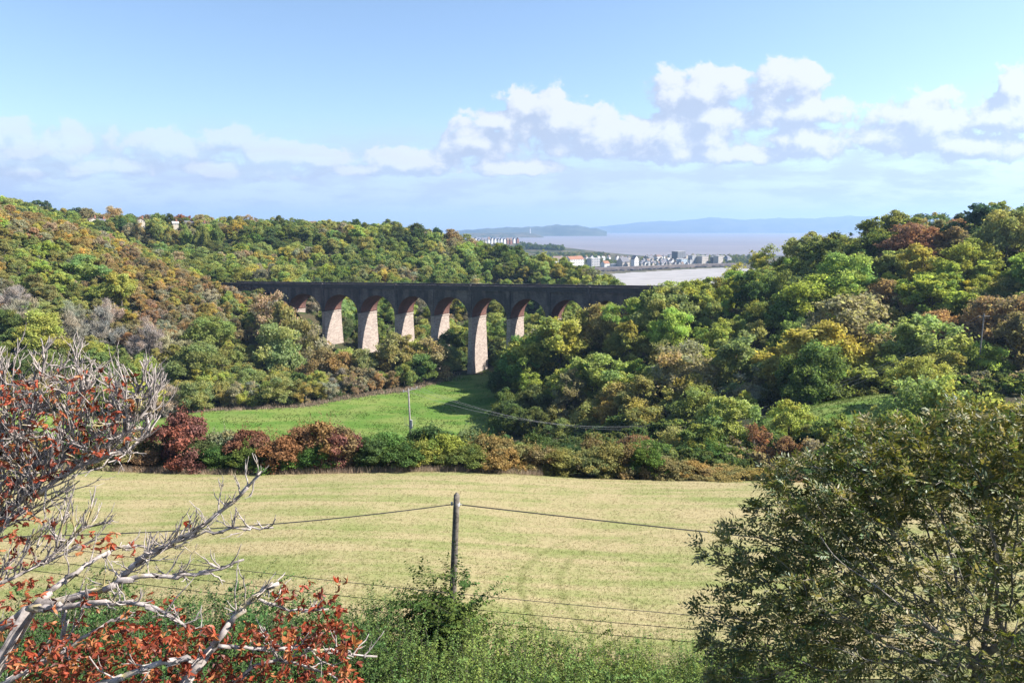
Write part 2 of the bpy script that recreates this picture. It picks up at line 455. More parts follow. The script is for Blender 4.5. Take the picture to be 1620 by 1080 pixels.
def mat_hills():
    m, nt = new_mat('far_hills'); p = pos_nodes(nt)
    f = nt.noise(p, .0025, 5, .65)
    col = nt.mix(nt.remap(f, .42, .58), (.025, .038, .026, 1), (.06, .068, .045, 1))
    finish(nt, principled(nt, col, .9, .1)); return m
M['hills'] = mat_hills()
ridge('far_hills', [(720, 366), (735, 363), (780, 361.5), (830, 358.5), (880, 356.5), (920, 357.5), (945, 361), (960, 366)], 9000, 2200, M['hills'], 1)
ridge('far_hills', [(900, 366), (950, 358), (1000, 353), (1060, 349), (1110, 346), (1130, 344.5), (1160, 346.5), (1230, 346), (1300, 344), (1400, 341), (1470, 342), (1560, 345), (1750, 350), (1900, 366)], 15500, 3500, M['hills'], 2, .04)
ridge('far_headland', [(690, 371), (740, 369), (790, 368), (830, 368.2), (845, 369.5), (855, 372.5), (861, 375.5)], 6900, 900, M['coast'], 3, .03)

# ------------------------------------------------------------------ leaf cloud meshes
def unit(a): return a / (np.linalg.norm(a, axis=-1, keepdims=True) + 1e-9)

def diamonds(pos, nrm, length, width, rng, axis=None, fold=0.):
    n = len(pos)
    t = rng.normal(size=(n, 3)) if axis is None else axis
    t = unit(t - nrm * (t * nrm).sum(1, keepdims=True)); b = np.cross(nrm, t)
    L = np.asarray(length).reshape(-1, 1); W = np.asarray(width).reshape(-1, 1)
    V = np.stack([pos - t * L * .5, pos + b * W * .5 + nrm * W * fold, pos + t * L * .5, pos - b * W * .5 + nrm * W * fold], 1)
    Q = np.arange(n * 4).reshape(n, 4)
    return V.reshape(-1, 3), Q

def crown_arrays(seed, H=10., Rr=4.6, zlo=.10, n_clump=80, leaves=13000, leaf=.27, irr=.35, nsub=9, mode='leaf'):
    """a crown of several limbs' masses of different size and height, each carrying leaf clumps"""
    rng = np.random.default_rng(seed)
    a0 = rng.uniform(0, 6.28); subs = []
    for k in range(nsub):
        a = a0 + k * 2.4 + rng.normal() * .5; f = rng.uniform(.25, .80) if k else rng.uniform(0, .2)
        r = Rr * rng.uniform(.26, .50) * (1.2 if k == 0 else 1.); hz = H * (rng.uniform(.66, .78) if k == 0 else rng.uniform(.26, .80) * (1.05 - .35 * f))
        subs.append((math.cos(a) * Rr * f, math.sin(a) * Rr * f, hz, r, min(r * rng.uniform(.8, 1.5), hz - H * zlo * .5, (H * 1.03 - hz))))
    subs = np.array(subs)
    w = subs[:, 3] ** 2; si = rng.choice(nsub, n_clump, p=w / w.sum())
    d = unit(rng.normal(size=(n_clump, 3)) + np.array([0, 0, .3]))
    cen = subs[si, :3] + d * subs[si][:, [3, 3, 4]] * (.95 - irr * .8 * rng.random((n_clump, 1)))
    cr = Rr * rng.uniform(.07, .24, n_clump)
    cc_ = subs[:, :3].mean(0) - np.array([0, 0, H * .08])
    w = cr ** 1.8; ci = rng.choice(n_clump, leaves, p=w / w.sum())
    out = unit(cen - cc_)[ci]
    dd = unit(unit(rng.normal(size=(leaves, 3))) + .4 * out)
    rad = .30 + .78 * rng.random(leaves) ** .7; far = rng.random(leaves) < .12; rad[far] *= 1.4
    pos = cen[ci] + dd * (cr[ci] * rad)[:, None] * np.array([1.15, 1.15, .75])
    pos += .045 * Rr * np.sin(pos[:, [1, 2, 0]] * 2.1 + seed) + .03 * Rr * np.sin(pos[:, [2, 0, 1]] * 4.7 + seed * 2)
    pos[:, 2] = np.maximum(pos[:, 2], .0)
    nrm = unit(.5 * dd + .62 * rng.normal(size=(leaves, 3)) + np.array([0, 0, .3]))
    cl = rng.random(n_clump); sc_ = rng.random(nsub)
    cl = .5 * cl + .5 * sc_[si]
    tone = np.clip(.68 * rng.random(leaves) + .32 * cl[ci], 0, 1)
    s = leaf * rng.uniform(.45, 1.7, leaves)
    if mode == 'twig':
        ax = unit(.7 * out + .5 * rng.normal(size=(leaves, 3)) + np.array([0, 0, .8]))
        V, Q = diamonds(pos, unit(rng.normal(size=(leaves, 3))), s * 4.4, s * .17, rng, axis=ax)
    else:
        V, Q = diamonds(pos, nrm, s * 1.25, s * .74, rng)
    return V, Q, tone, cl[ci], cen, cr

def crown_mesh(name, mat, **kw):
    V, Q, tone, cl, cen, cr = crown_arrays(**kw)
    return np_mesh(name, V, Q, [mat], attrs={'tone': ('FACE', tone), 'clump': ('FACE', cl)}), cen

def trunk_mesh(name, seed, cen, H=10., r0=.26, mat=None, zsplit=.3, k=6, nlimb=9):
    rng = np.random.default_rng(seed)
    mb = MB(); top = np.array([rng.normal() * .2, rng.normal() * .2, H * zsplit])
    end = top + np.array([rng.normal() * .5, rng.normal() * .5, H * .4])
    mb.tube([(0, 0, -1.2), (0, 0, .3), top * [.5, .5, .5], top, (top + end) / 2, end], [r0 * 1.5, r0 * 1.15, r0, r0 * .85, r0 * .5, r0 * .15], k)
    for q in rng.choice(len(cen), min(nlimb, len(cen)), replace=False):
        cpt = cen[q]; s = top + (end - top) * rng.uniform(0, .5)
        mid = s * .5 + cpt * .5 + np.array([0, 0, -.35]) + rng.normal(size=3) * .15
        mb.tube([s, mid, cpt], [r0 * .45, r0 * .28, r0 * .1], 5)
    return mb.mesh(name, [mat], smooth=True)

KINDS = {}
def make_kind(key, n, mat, bark=None, **kw):
    out = []
    for q in range(n):
        k2 = dict(kw); k2['seed'] = hash_(key) + q * 17
        rj = np.random.default_rng(k2['seed'])
        k2['Rr'] = kw.get('Rr', 4.6) * rj.uniform(.88, 1.12)
        nm = key
        me, cen = crown_mesh(nm + '_crown', mat, **k2)
        tm = trunk_mesh(nm + '_trunk', k2['seed'] + 5, cen, kw.get('H', 10.), kw.get('H', 10.) * .026, bark or M['bark'], zsplit=kw.get('zlo', .2) + .08)
        out.append((me, tm))
    KINDS[key] = out
def hash_(s): return sum((i + 1) * ord(ch) for i, ch in enumerate(s)) % 9973

make_kind('broad', 9, M['crown'], H=10, Rr=5.6, leaves=17000)
make_kind('tall', 5, M['crown'], H=12, Rr=4.8, leaves=17000, nsub=10)
make_kind('loose', 5, M['crown'], H=10, Rr=5.3, n_clump=64, leaves=8500, irr=.6, nsub=9)
make_kind('bare', 3, M['twig_crown'], H=10, Rr=4.8, n_clump=60, leaves=6500, leaf=.30, mode='twig')
make_kind('conifer', 2, M['crown'], H=11, Rr=4.6, n_clump=46, leaves=9500, irr=.6, zlo=.1)

TINT = {
    'dark green': (.080, .104, .042), 'mid green': (.130, .160, .056), 'yellow-green': (.215, .240, .072), 'light green': (.185, .222, .088),
    'olive': (.185, .190, .076), 'rust-brown': (.200, .154, .094), 'golden-ochre': (.255, .215, .078), 'grey-brown': (.215, .190, .135),
    'russet-red': (.165, .095, .070), 'bare grey': (.165, .158, .128), 'blue-green': (.056, .090, .064), 'orange-brown': (.228, .172, .086)}
TINT = {k: tuple(q * 1.6 for q in v) for k, v in TINT.items()}
HUES = ['russet-red', 'rust-brown', 'orange-brown', 'golden-ochre', 'grey-brown', 'bare grey', 'olive', 'yellow-green', 'light green', 'mid green', 'blue-green', 'dark green']
TREES = []   # dicts: x,y,kind,col,s,h,region
def clear_of(x, y, mind):
    for t in TREES:
        if (t['x'] - x) ** 2 + (t['y'] - y) ** 2 < (mind * .5 * (t['s'] + 1)) ** 2: return False
    return True

def scatter(poly, n_try, mind, srange, pick, region, seed):
    rng = np.random.default_rng(seed)
    xs = [p[0] for p in poly]; ys = [p[1] for p in poly]
    X = rng.uniform(min(xs), max(xs), n_try); Y = rng.uniform(min(ys), max(ys), n_try)
    ok = in_poly(X, Y, poly)
    X, Y = X[ok], Y[ok]; Z = gz(X, Y)
    U, Vv, D = proj(np.stack([X, Y, Z + 6], 1))
    cur = []
    arr = np.array([(t['x'], t['y'], t['s']) for t in TREES]).reshape(-1, 3)
    for x, y, z, u, v in zip(X, Y, Z, U, Vv):
        if u < -60 or u > 1690: continue
        s = rng.uniform(*srange)
        if region == 'left hill' and (v - (330 + max(0, u) * .28)) / 230. < .5: s = .42 + (s - .55) * .55
        if len(arr) and ((arr[:, 0] - x) ** 2 + (arr[:, 1] - y) ** 2 < (mind * .5 * (arr[:, 2] + s)) ** 2).any(): continue
        kind, colr = pick(u, v, x, y, rng)
        t = dict(x=x, y=y, z=z, kind=kind, col=colr, s=s, region=region, jit=rng.uniform(.82, 1.2), rz=rng.uniform(0, 6.28))
        TREES.append(t); arr = np.vstack([arr, (x, y, s)])

def wpick(rng, d, x=None, y=None):
    ks = sorted(d, key=lambda k: HUES.index(k) if k in HUES else 0); w = np.array([d[k] for k in ks], float); w /= w.sum()
    if x is None: return ks[rng.choice(len(ks), p=w)]
    # species stand in drifts: a slow field over the ground picks along the ordered palette
    f = .5 + .27 * math.sin(x * .075 + 1.3 * math.sin(y * .05) + 2.) + .23 * math.sin(y * .11 - x * .05 + .7) + rng.normal() * .17
    f = f % 2.; f = 2. - f if f > 1 else f
    return ks[min(int(np.searchsorted(np.cumsum(w), f)), len(ks) - 1)]
def kind_for(col, rng):
    if col == 'bare grey': return 'bare'
    if col == 'grey-brown': return 'loose' if rng.random() < .6 else 'bare'
    return wpick(rng, {'broad': 5, 'tall': 2, 'loose': 2})

def pick_left(u, v, x, y, rng):
    line = 330 + max(0, u) * .28            # upper skirt of the hill, in photo rows
    t = (v - line) / 230.
    if t < .38: d = {'rust-brown': 5, 'golden-ochre': 2.0, 'olive': 3.4, 'yellow-green': 1.6, 'grey-brown': 2.2, 'orange-brown': 1.}
    elif t < .72: d = {'olive': 4.5, 'rust-brown': 1.3, 'bare grey': 1.4, 'grey-brown': 2.4, 'yellow-green': 2.4, 'mid green': 2, 'golden-ochre': .8}
    else: d = {'mid green': 4, 'olive': 3, 'dark green': 2.5, 'grey-brown': 1.5, 'yellow-green': 1.6, 'light green': .8}
    cq = wpick(rng, d, x, y); return kind_for(cq, rng), cq
def pick_right(u, v, x, y, rng):
    if u < 840 and v > 500: d = {'dark green': 6, 'mid green': 3}
    elif v < 390 and u > 1230: d = {'dark green': 2, 'russet-red': .5, 'blue-green': 1.5, 'olive': 2.4, 'mid green': 2.4, 'rust-brown': .7}
    elif v < 460: d = {'yellow-green': 6.5, 'light green': 3.5, 'olive': 2.5, 'mid green': 1.6, 'grey-brown': .8, 'golden-ochre': .8}
    elif u > 1400: d = {'olive': 3.4, 'yellow-green': 3.2, 'rust-brown': 1., 'mid green': 2, 'grey-brown': 1.6, 'golden-ochre': 1.2, 'orange-brown': .3}
    else: d = {'mid green': 2.6, 'yellow-green': 3.6, 'olive': 3.4, 'golden-ochre': 1.3, 'dark green': 1.2, 'rust-brown': .6, 'grey-brown': .9, 'light green': 1.4}
    cq = wpick(rng, d, x, y); return kind_for(cq, rng), cq
def pick_far(u, v, x, y, rng):
    d = {'mid green': 5, 'dark green': 3.5, 'light green': 2.5, 'olive': 2.5, 'yellow-green': 2.2, 'grey-brown': 1.6, 'bare grey': .8, 'golden-ochre': .5}
    cq = wpick(rng, d, x, y); return kind_for(cq, rng), cq

# trees picked out by hand: (u of crown centre, v of crown top, depth, height, colour, kind)
STAT = []
def hand(u, vtop, Y, h, colr, kind='broad', region=None, wide=1.):
    p = P(u, vtop, Y)
    z = float(gz(p[0], Y)[0])
    base = {'broad': 10., 'tall': 12., 'loose': 10., 'bare': 10., 'conifer': 11.}[kind]
    h0 = h; hh = max(h, p[2] - z)
    if hh > 1.5 * h: STAT.append((u, vtop, Y, h, round(hh, 1)))
    TREES.append(dict(x=p[0], y=Y, z=p[2] - hh * 1.03, kind=kind, col=colr, s=hh / base, region=region or 'hand', jit=1., rz=u * .37, wide=wide * min(1., h0 * 1.3 / hh), force=True))
for a in [
    # skyline of the far ridge with the houses
    (40, 323, 470, 8, 'grey-brown', 'loose', 'ridge'), (70, 314, 465, 11, 'blue-green', 'conifer', 'ridge', 1.35), (92, 333, 462, 7, 'dark green', 'broad', 'ridge'),
    (122, 322, 478, 10, 'blue-green', 'conifer', 'ridge'), (135, 329, 470, 9, 'rust-brown', 'broad', 'ridge'), (178, 326, 475, 11, 'grey-brown', 'broad', 'ridge', 1.2),
    (207, 336, 480, 7, 'dark green', 'broad', 'ridge'), (231, 337, 480, 7, 'rust-brown', 'broad', 'ridge'), (258, 340, 485, 7, 'dark green', 'broad', 'ridge'),
    (286, 337, 490, 8, 'russet-red', 'broad', 'ridge'), (312, 341, 495, 7, 'blue-green', 'conifer', 'ridge'), (362, 339, 505, 8, 'dark green', 'conifer', 'ridge'),
    (392, 338, 510, 9, 'grey-brown', 'bare', 'ridge'), (432, 342, 515, 9, 'olive', 'loose', 'ridge'), (662, 350, 500, 9, 'dark green', 'broad', 'ridge'), (686, 354, 495, 8, 'blue-green', 'conifer', 'ridge'), (712, 362, 490, 8, 'rust-brown', 'loose', 'ridge'),
    # in front of the viaduct
    (425, 452, 285, 17, 'grey-brown', 'loose', 'viaduct foot'), (462, 458, 282, 18, 'olive', 'tall', 'viaduct foot'), (490, 505, 276, 14, 'grey-brown', 'loose', 'viaduct foot'),
    (505, 548, 256, 12, 'rust-brown', 'broad', 'viaduct foot'), (540, 553, 252, 11, 'rust-brown', 'broad', 'viaduct foot'), (548, 551, 262, 10, 'yellow-green', 'broad', 'viaduct foot'),
    (578, 548, 256, 12, 'olive', 'broad', 'viaduct foot'), (604, 550, 258, 12, 'rust-brown', 'broad', 'viaduct foot'), (628, 520, 260, 19, 'olive', 'tall', 'viaduct foot', 1.15), (655, 535, 262, 15, 'light green', 'broad', 'viaduct foot'),
    (682, 527, 263, 17, 'grey-brown', 'broad', 'viaduct foot', 1.1), (704, 535, 265, 16, 'olive', 'broad', 'viaduct foot'), (712, 508, 282, 22, 'dark green', 'tall', 'viaduct foot', 1.1),
    (668, 555, 254, 11, 'mid green', 'broad', 'viaduct foot'), (640, 575, 249, 9, 'olive', 'broad', 'viaduct foot'), (560, 590, 243, 9, 'mid green', 'broad', 'viaduct foot'), (600, 585, 246, 9, 'olive', 'broad', 'viaduct foot'),
    (752, 532, 262, 15, 'dark green', 'bare', 'viaduct foot', .8),
    # the wood at the right of the meadow
    (800, 560, 228, 16, 'dark green', 'tall', 'right wood'), (822, 520, 222, 20, 'mid green', 'tall', 'right wood', 1.1), (880, 492, 222, 20, 'yellow-green', 'broad', 'right wood', 1.15),
    (945, 560, 190, 13, 'light green', 'broad', 'right wood', 1.2), (893, 585, 186, 10, 'rust-brown', 'loose', 'right wood'), (900, 568, 194, 14, 'yellow-green', 'broad', 'right wood', 1.1), (805, 612, 205, 13, 'dark green', 'broad', 'right wood'), (812, 630, 196, 13, 'dark green', 'broad', 'right wood', 1.1),
    (850, 610, 192, 14, 'dark green', 'broad', 'right wood'), (880, 640, 182, 10, 'olive', 'loose', 'right wood'), (985, 600, 178, 13, 'golden-ochre', 'broad', 'right wood', 1.15), (940, 632, 178, 11, 'golden-ochre', 'broad', 'right wood'),
    (1085, 540, 176, 15, 'grey-brown', 'broad', 'right wood', 1.2), (1090, 585, 168, 14, 'golden-ochre', 'broad', 'right wood', 1.1), (1185, 515, 168, 18, 'olive', 'tall', 'right wood', 1.2), (1195, 580, 158, 14, 'grey-brown', 'broad', 'right wood', 1.1),
    (1282, 482, 160, 20, 'golden-ochre', 'tall', 'right wood', 1.3), (1310, 525, 156, 15, 'yellow-green', 'broad', 'right wood', 1.2), (1358, 455, 172, 17, 'grey-brown', 'broad', 'right wood', 1.2), (1455, 500, 152, 13, 'light green', 'broad', 'right wood', 1.3),
    (1300, 430, 196, 15, 'yellow-green', 'broad', 'right wood', 1.3), (1480, 425, 178, 14, 'yellow-green', 'broad', 'right wood', 1.3), (1510, 345, 205, 12, 'rust-brown', 'broad', 'right crest', 1.2), (1545, 308, 208, 16, 'blue-green', 'tall', 'right crest', 1.25), (1450, 352, 212, 11, 'russet-red', 'broad', 'right crest', 1.3), (1480, 335, 216, 12, 'rust-brown', 'broad', 'right crest'),
    (1330, 368, 225, 11, 'dark green', 'broad', 'right crest', 1.3), (1385, 362, 222, 11, 'dark green', 'broad', 'right crest', 1.2), (1600, 330, 196, 11, 'olive', 'broad', 'right crest'),
    (1460, 560, 118, 9, 'golden-ochre', 'broad', 'right slope'), (1590, 465, 158, 11, 'rust-brown', 'broad', 'right wood', 1.2), (1565, 540, 140, 8, 'yellow-green', 'broad', 'right slope'),
    (815, 640, 184, 11, 'dark green', 'broad', 'right wood', 1.2), (848, 645, 178, 10, 'dark green', 'broad', 'right wood', 1.2), (890, 662, 172, 8, 'mid green', 'broad', 'right wood', 1.2), (930, 660, 168, 9, 'dark green', 'broad', 'right wood', 1.2),
    (975, 650, 162, 10, 'dark green', 'broad', 'right wood', 1.2), (1020, 640, 160, 11, 'olive', 'broad', 'right wood', 1.1), (905, 492, 228, 15, 'mid green', 'broad', 'right wood'), (950, 478, 226, 15, 'olive', 'broad', 'right wood'), (1000, 470, 222, 14, 'yellow-green', 'broad', 'right wood'), (1045, 455, 216, 14, 'light green', 'broad', 'right wood'), (1068, 446, 218, 14, 'olive', 'broad', 'right wood'), (1052, 447, 222, 14, 'mid green', 'broad', 'right wood'), (1090, 438, 224, 14, 'yellow-green', 'broad', 'right wood'), (1085, 446, 218, 14, 'yellow-green', 'broad', 'right wood'),
    (858, 512, 226, 15, 'mid green', 'broad', 'right wood'), (1060, 690, 150, 9, 'dark green', 'broad', 'right wood', 1.2), (1110, 610, 158, 12, 'olive', 'broad', 'right wood', 1.1),
    # in front of the hilltop houses
    (75, 342, 442, 7, 'olive', 'broad', 'ridge'), (102, 345, 440, 7, 'mid green', 'broad', 'ridge'), (130, 346, 440, 7, 'yellow-green', 'broad', 'ridge'), (152, 348, 441, 7, 'dark green', 'broad', 'ridge'), (175, 349, 440, 7, 'olive', 'loose', 'ridge'), (200, 349, 440, 7, 'grey-brown', 'loose', 'ridge'), (222, 349, 441, 7, 'grey-brown', 'loose', 'ridge'),
    (246, 348, 442, 7, 'mid green', 'broad', 'ridge'), (268, 351, 440, 7, 'olive', 'broad', 'ridge'), (292, 352, 440, 7, 'light green', 'broad', 'ridge'), (318, 353, 440, 7, 'olive', 'broad', 'ridge'), (342, 350, 444, 7, 'mid green', 'broad', 'ridge'),
    # scrub trees between the hedge and the wood
    (1152, 620, 112, 9, 'light green', 'broad', 'scrub'), (1250, 632, 108, 7, 'yellow-green', 'broad', 'scrub'), (1062, 668, 108, 7, 'olive', 'loose', 'scrub'), (1105, 665, 104, 8, 'mid green', 'broad', 'scrub'),
    (1195, 668, 100, 7, 'russet-red', 'loose', 'scrub'), (1238, 690, 95, 6, 'russet-red', 'broad', 'scrub'), (1170, 700, 98, 5, 'dark green', 'broad', 'scrub'), (1285, 690, 92, 6, 'grey-brown', 'loose', 'scrub'),
    (1003, 683, 112, 6, 'russet-red', 'broad', 'scrub'), (1350, 678, 80, 6, 'mid green', 'broad', 'scrub'),
    (1465, 583, 90, 13, 'light green', 'loose', 'scrub'), (1535, 590, 88, 13, 'yellow-green', 'loose', 'scrub'), (1580, 632, 78, 9, 'golden-ochre', 'broad', 'scrub', 1.1), (1625, 636, 76, 9, 'golden-ochre', 'broad', 'scrub'),
    (1425, 650, 84, 7, 'mid green', 'broad', 'scrub'),
    (1330, 655, 98, 6, 'olive', 'broad', 'scrub'), (1288, 668, 102, 5, 'mid green', 'broad', 'scrub'), (1375, 648, 100, 6, 'olive', 'loose', 'scrub'),
    # left hillside highlights
    (135, 398, 275, 10, 'light green', 'broad', 'left hill', 1.2), (185, 425, 268, 10, 'yellow-green', 'broad', 'left hill', 1.2), (60, 490, 226, 10, 'yellow-green', 'broad', 'left hill', 1.3), (160, 478, 246, 10, 'bare grey', 'bare', 'left hill'), (110, 490, 238, 9, 'bare grey', 'bare', 'left hill'),
    (330, 500, 262, 13, 'mid green', 'broad', 'left hill', 1.2), (435, 510, 272, 14, 'light green', 'broad', 'left hill', 1.1), (30, 465, 232, 8, 'bare grey', 'bare', 'left hill'), (230, 500, 248, 9, 'bare grey', 'bare', 'left hill'), (300, 535, 240, 13, 'mid green', 'broad', 'left hill', 1.2),
    (400, 575, 238, 13, 'olive', 'broad', 'left hill', 1.1), (345, 600, 226, 11, 'olive', 'broad', 'left hill'), (420, 600, 230, 10, 'mid green', 'broad', 'left hill'), (470, 590, 236, 11, 'dark green', 'broad', 'left hill'), (510, 588, 238, 10, 'olive', 'broad', 'left hill'),
]: hand(*a)

LEFT = [(-103, 217), (-68, 223), (-42, 245), (-26, 266), (-60, 288), (-134, 328), (-160, 340), (-290, 330), (-290, 160), (-200, 158), (-150, 185)]
RIGHT = [(-3, 256), (-2, 212), (3, 188), (17, 181), (37, 156), (62, 146), (80, 143), (101, 139), (140, 138), (215, 235), (215, 268), (90, 262), (54, 223), (10, 247)]
FAR = [(-134, 352), (-28, 292), (52, 246), (70, 300), (68, 345), (62, 385), (45, 430), (10, 485), (-40, 540), (-120, 560), (-300, 540), (-420, 480), (-330, 410), (-230, 345)]
scatter([(112, 96), (160, 92), (190, 150), (118, 134)], 400, 7., (1., 1.4), pick_right, 'right wood', 14)
scatter(LEFT, 26000, 5.6, (.55, 1.25), pick_left, 'left hill', 11)
scatter(RIGHT, 14000, 6.6, (.65, 1.55), pick_right, 'right wood', 12)
scatter(FAR, 14000, 6.4, (.6, 1.25), pick_far, 'far ridge', 13)

# nothing in front of the viaduct may stand above its parapet
keep_ = []
for t in TREES:
    Hh = {'broad': 10., 'tall': 12., 'loose': 10., 'bare': 10., 'conifer': 11.}[t['kind']]
    vl = 268 - (t['x'] + 17) * math.tan(R(30))
    u, v, _ = proj(np.array([t['x'], t['y'], t['z'] + Hh * t['s'] * .97]))
    vmin = np.interp(u, [372, 470, 500, 512, 600, 618, 640, 720, 735, 748, 776, 792, 830, 870, 960], [459, 468, 498, 550, 552, 530, 526, 530, 560, 592, 592, 555, 520, 500, 478])
    if t.get('force') and v > vmin - 14: vmin = 0
    if 372 < u < 960 and t['y'] < vl + 6 and v < vmin - 2:
        p = P(u, vmin + 3, t['y']); ns = (p[2] - t['z']) / Hh
        if ns < .35: continue
        t['s'] = ns
    keep_.append(t)
TREES[:] = keep_
# which trees show most (coarse depth buffer)
GW, GH = 405, 270
zb = np.zeros((GH, GW), bool)
yy, xx = np.mgrid[0:GH, 0:GW]
ash_mask = ((xx * 4 - 1480) / 390.) ** 2 + ((yy * 4 - 900) / 250.) ** 2 < 1
zb |= ash_mask
zb |= (yy * 4 > 745)
zb |= (xx * 4 < 200) & (yy * 4 > 600)
HB = {'broad': (10., 4.9), 'tall': (12., 4.2), 'loose': (10., 4.6), 'bare': (10., 4.2), 'conifer': (11., 4.4)}
for t in TREES:
    t['d'] = t['y'] * CP - t['z'] * SP
for t in sorted(TREES, key=lambda q: q['d']):
    H, Rr = HB[t['kind']]; H *= t['s']; Rr *= t['s'] * t.get('wide', 1.)
    u, v, dep = proj(np.array([t['x'], t['y'], t['z'] + H * .58]))
    t['u'], t['v'] = float(u), float(v)
    ru, rv = F * Rr / dep / 4, F * H * .42 / dep / 4
    x0, x1 = int(max(0, u / 4 - ru)), int(min(GW, u / 4 + ru + 1)); y0, y1 = int(max(0, v / 4 - rv)), int(min(GH, v / 4 + rv + 1))
    if x1 <= x0 or y1 <= y0: t['vis'] = 0; continue
    sub = (((xx[y0:y1, x0:x1] - u / 4) / ru) ** 2 + ((yy[y0:y1, x0:x1] - v / 4) / rv) ** 2) < 1
    t['vis'] = int((sub & ~zb[y0:y1, x0:x1]).sum())
    zb[y0:y1, x0:x1] |= sub
    t['u'] = float(u); t['v'] = float(v)
cand = sorted([t for t in TREES if t['vis'] > (2 if t.get('force') else 5)], key=lambda q: -(q['vis'] + (1000 if t.get('force') and q['vis'] > 8 else 0)))
THINGS = cand[:295]; tid = set(id(t) for t in THINGS)
REST = [t for t in TREES if id(t) not in tid]
print(STAT); print('TREES', len(TREES), 'things', len(THINGS), 'rest', len(REST))

# ---- labels that single each tree out
ORD = ['first', 'second', 'third', 'fourth', 'fifth', 'sixth', 'seventh', 'eighth', 'ninth', 'tenth', 'eleventh', 'twelfth', 'thirteenth', 'fourteenth', 'fifteenth', 'sixteenth', 'seventeenth', 'eighteenth', 'nineteenth', 'twentieth']
NUM = ['', 'one', 'two', 'three', 'four', 'five', 'six', 'seven', 'eight', 'nine', 'ten', 'eleven', 'twelve', 'thirteen', 'fourteen', 'fifteen', 'sixteen', 'seventeen', 'eighteen', 'nineteen', 'twenty']
def region_phrase(t):
    u, v, rg = t['u'], t['v'], t['region']
    if rg == 'left hill':
        q = (v - (330 + max(0, u) * .28)) / 230.
        row = 'near the crest of' if q < .18 else 'high on' if q < .42 else 'midway down' if q < .7 else 'low on' if q < .95 else 'at the foot of'
        return row + ' the left hillside'
    if rg == 'ridge' : return 'on the skyline by the hilltop houses' if u < 330 else 'on the skyline behind the viaduct'
    if rg == 'viaduct foot': return 'at the foot of the viaduct piers'
    if rg == 'far ridge': return 'seen through the viaduct arches' if v > 462 else 'just above the viaduct parapet' if v > 415 else 'on the ridge behind the viaduct'
    if rg == 'right crest': return 'on the crest of the right hill'
    if rg == 'scrub': return 'beyond the ash tree' if u > 1380 else 'behind the right end of the hedge'
    if rg == 'right slope': return 'on the small pasture slope at right'
    if u < 1010: return 'low beside the green meadow' if v > 560 else 'above the green meadow, near the viaduct'
    if v < 400: return 'on the crest of the right hill'
    if v < 470: return 'high on the right hillside'
    if v < 545: return 'midway down the right hillside'
    return 'at the foot of the right hillside'
KW = {'broad': 'round-crowned tree', 'tall': 'tall tree', 'loose': 'loose-crowned tree', 'bare': 'twiggy leafless tree', 'conifer': 'dense evergreen tree'}
groups = {}
for t in THINGS:
    colr = t['col'].replace('bare ', '')
    base = colr + ' ' + KW[t['kind']] + ' ' + region_phrase(t)
    groups.setdefault(base, []).append(t)
for base, ts in groups.items():
    ts.sort(key=lambda q: q['u'])
    for k, t in enumerate(ts):
        n = len(ts)
        t['label'] = base if n == 1 else base + ', ' + (('leftmost' if k == 0 else 'rightmost' if k == n - 1 else ORD[min(k, 19)] + ' from left') + ' of ' + NUM[min(n, 20)])
GROUPN = {'left hill': 'trees on the left hillside', 'right wood': 'trees on the right hillside', 'right crest': 'trees on the right hillside', 'right slope': 'trees on the right hillside',
          'far ridge': 'trees on the ridge behind the viaduct', 'ridge': 'trees on the ridge behind the viaduct', 'viaduct foot': 'trees at the foot of the viaduct', 'scrub': 'scrub trees beyond the field'}
def tint_of(t, rng):
    cl = TINT[t['col']]; j = t['jit']
    return (cl[0] * j * rng.uniform(.88, 1.14), cl[1] * j * rng.uniform(.93, 1.07), cl[2] * j * rng.uniform(.85, 1.15))
trng = np.random.default_rng(99)
NAMES = {'broad': 'broadleaf_tree', 'tall': 'broadleaf_tree', 'loose': 'broadleaf_tree', 'bare': 'bare_tree', 'conifer': 'evergreen_tree'}
for t in THINGS:
    me, tm = KINDS[t['kind']][int(trng.integers(len(KINDS[t['kind']])))]
    w = t.get('wide', 1.) * t['s'] * (1 if t.get('force') else trng.uniform(.95, 1.15))
    root = empty(NAMES[t['kind']], (t['x'], t['y'], t['z'] - .15), t['rz'], (w, w, t['s']))
    root.rotation_euler = (trng.normal() * .06, trng.normal() * .06, t['rz'])
    tag(root, t['label'], 'tree', GROUPN[t['region']])
    cr = link('crown', me, root); cr.color = (*tint_of(t, trng), 1)
    link('trunk', tm, root)

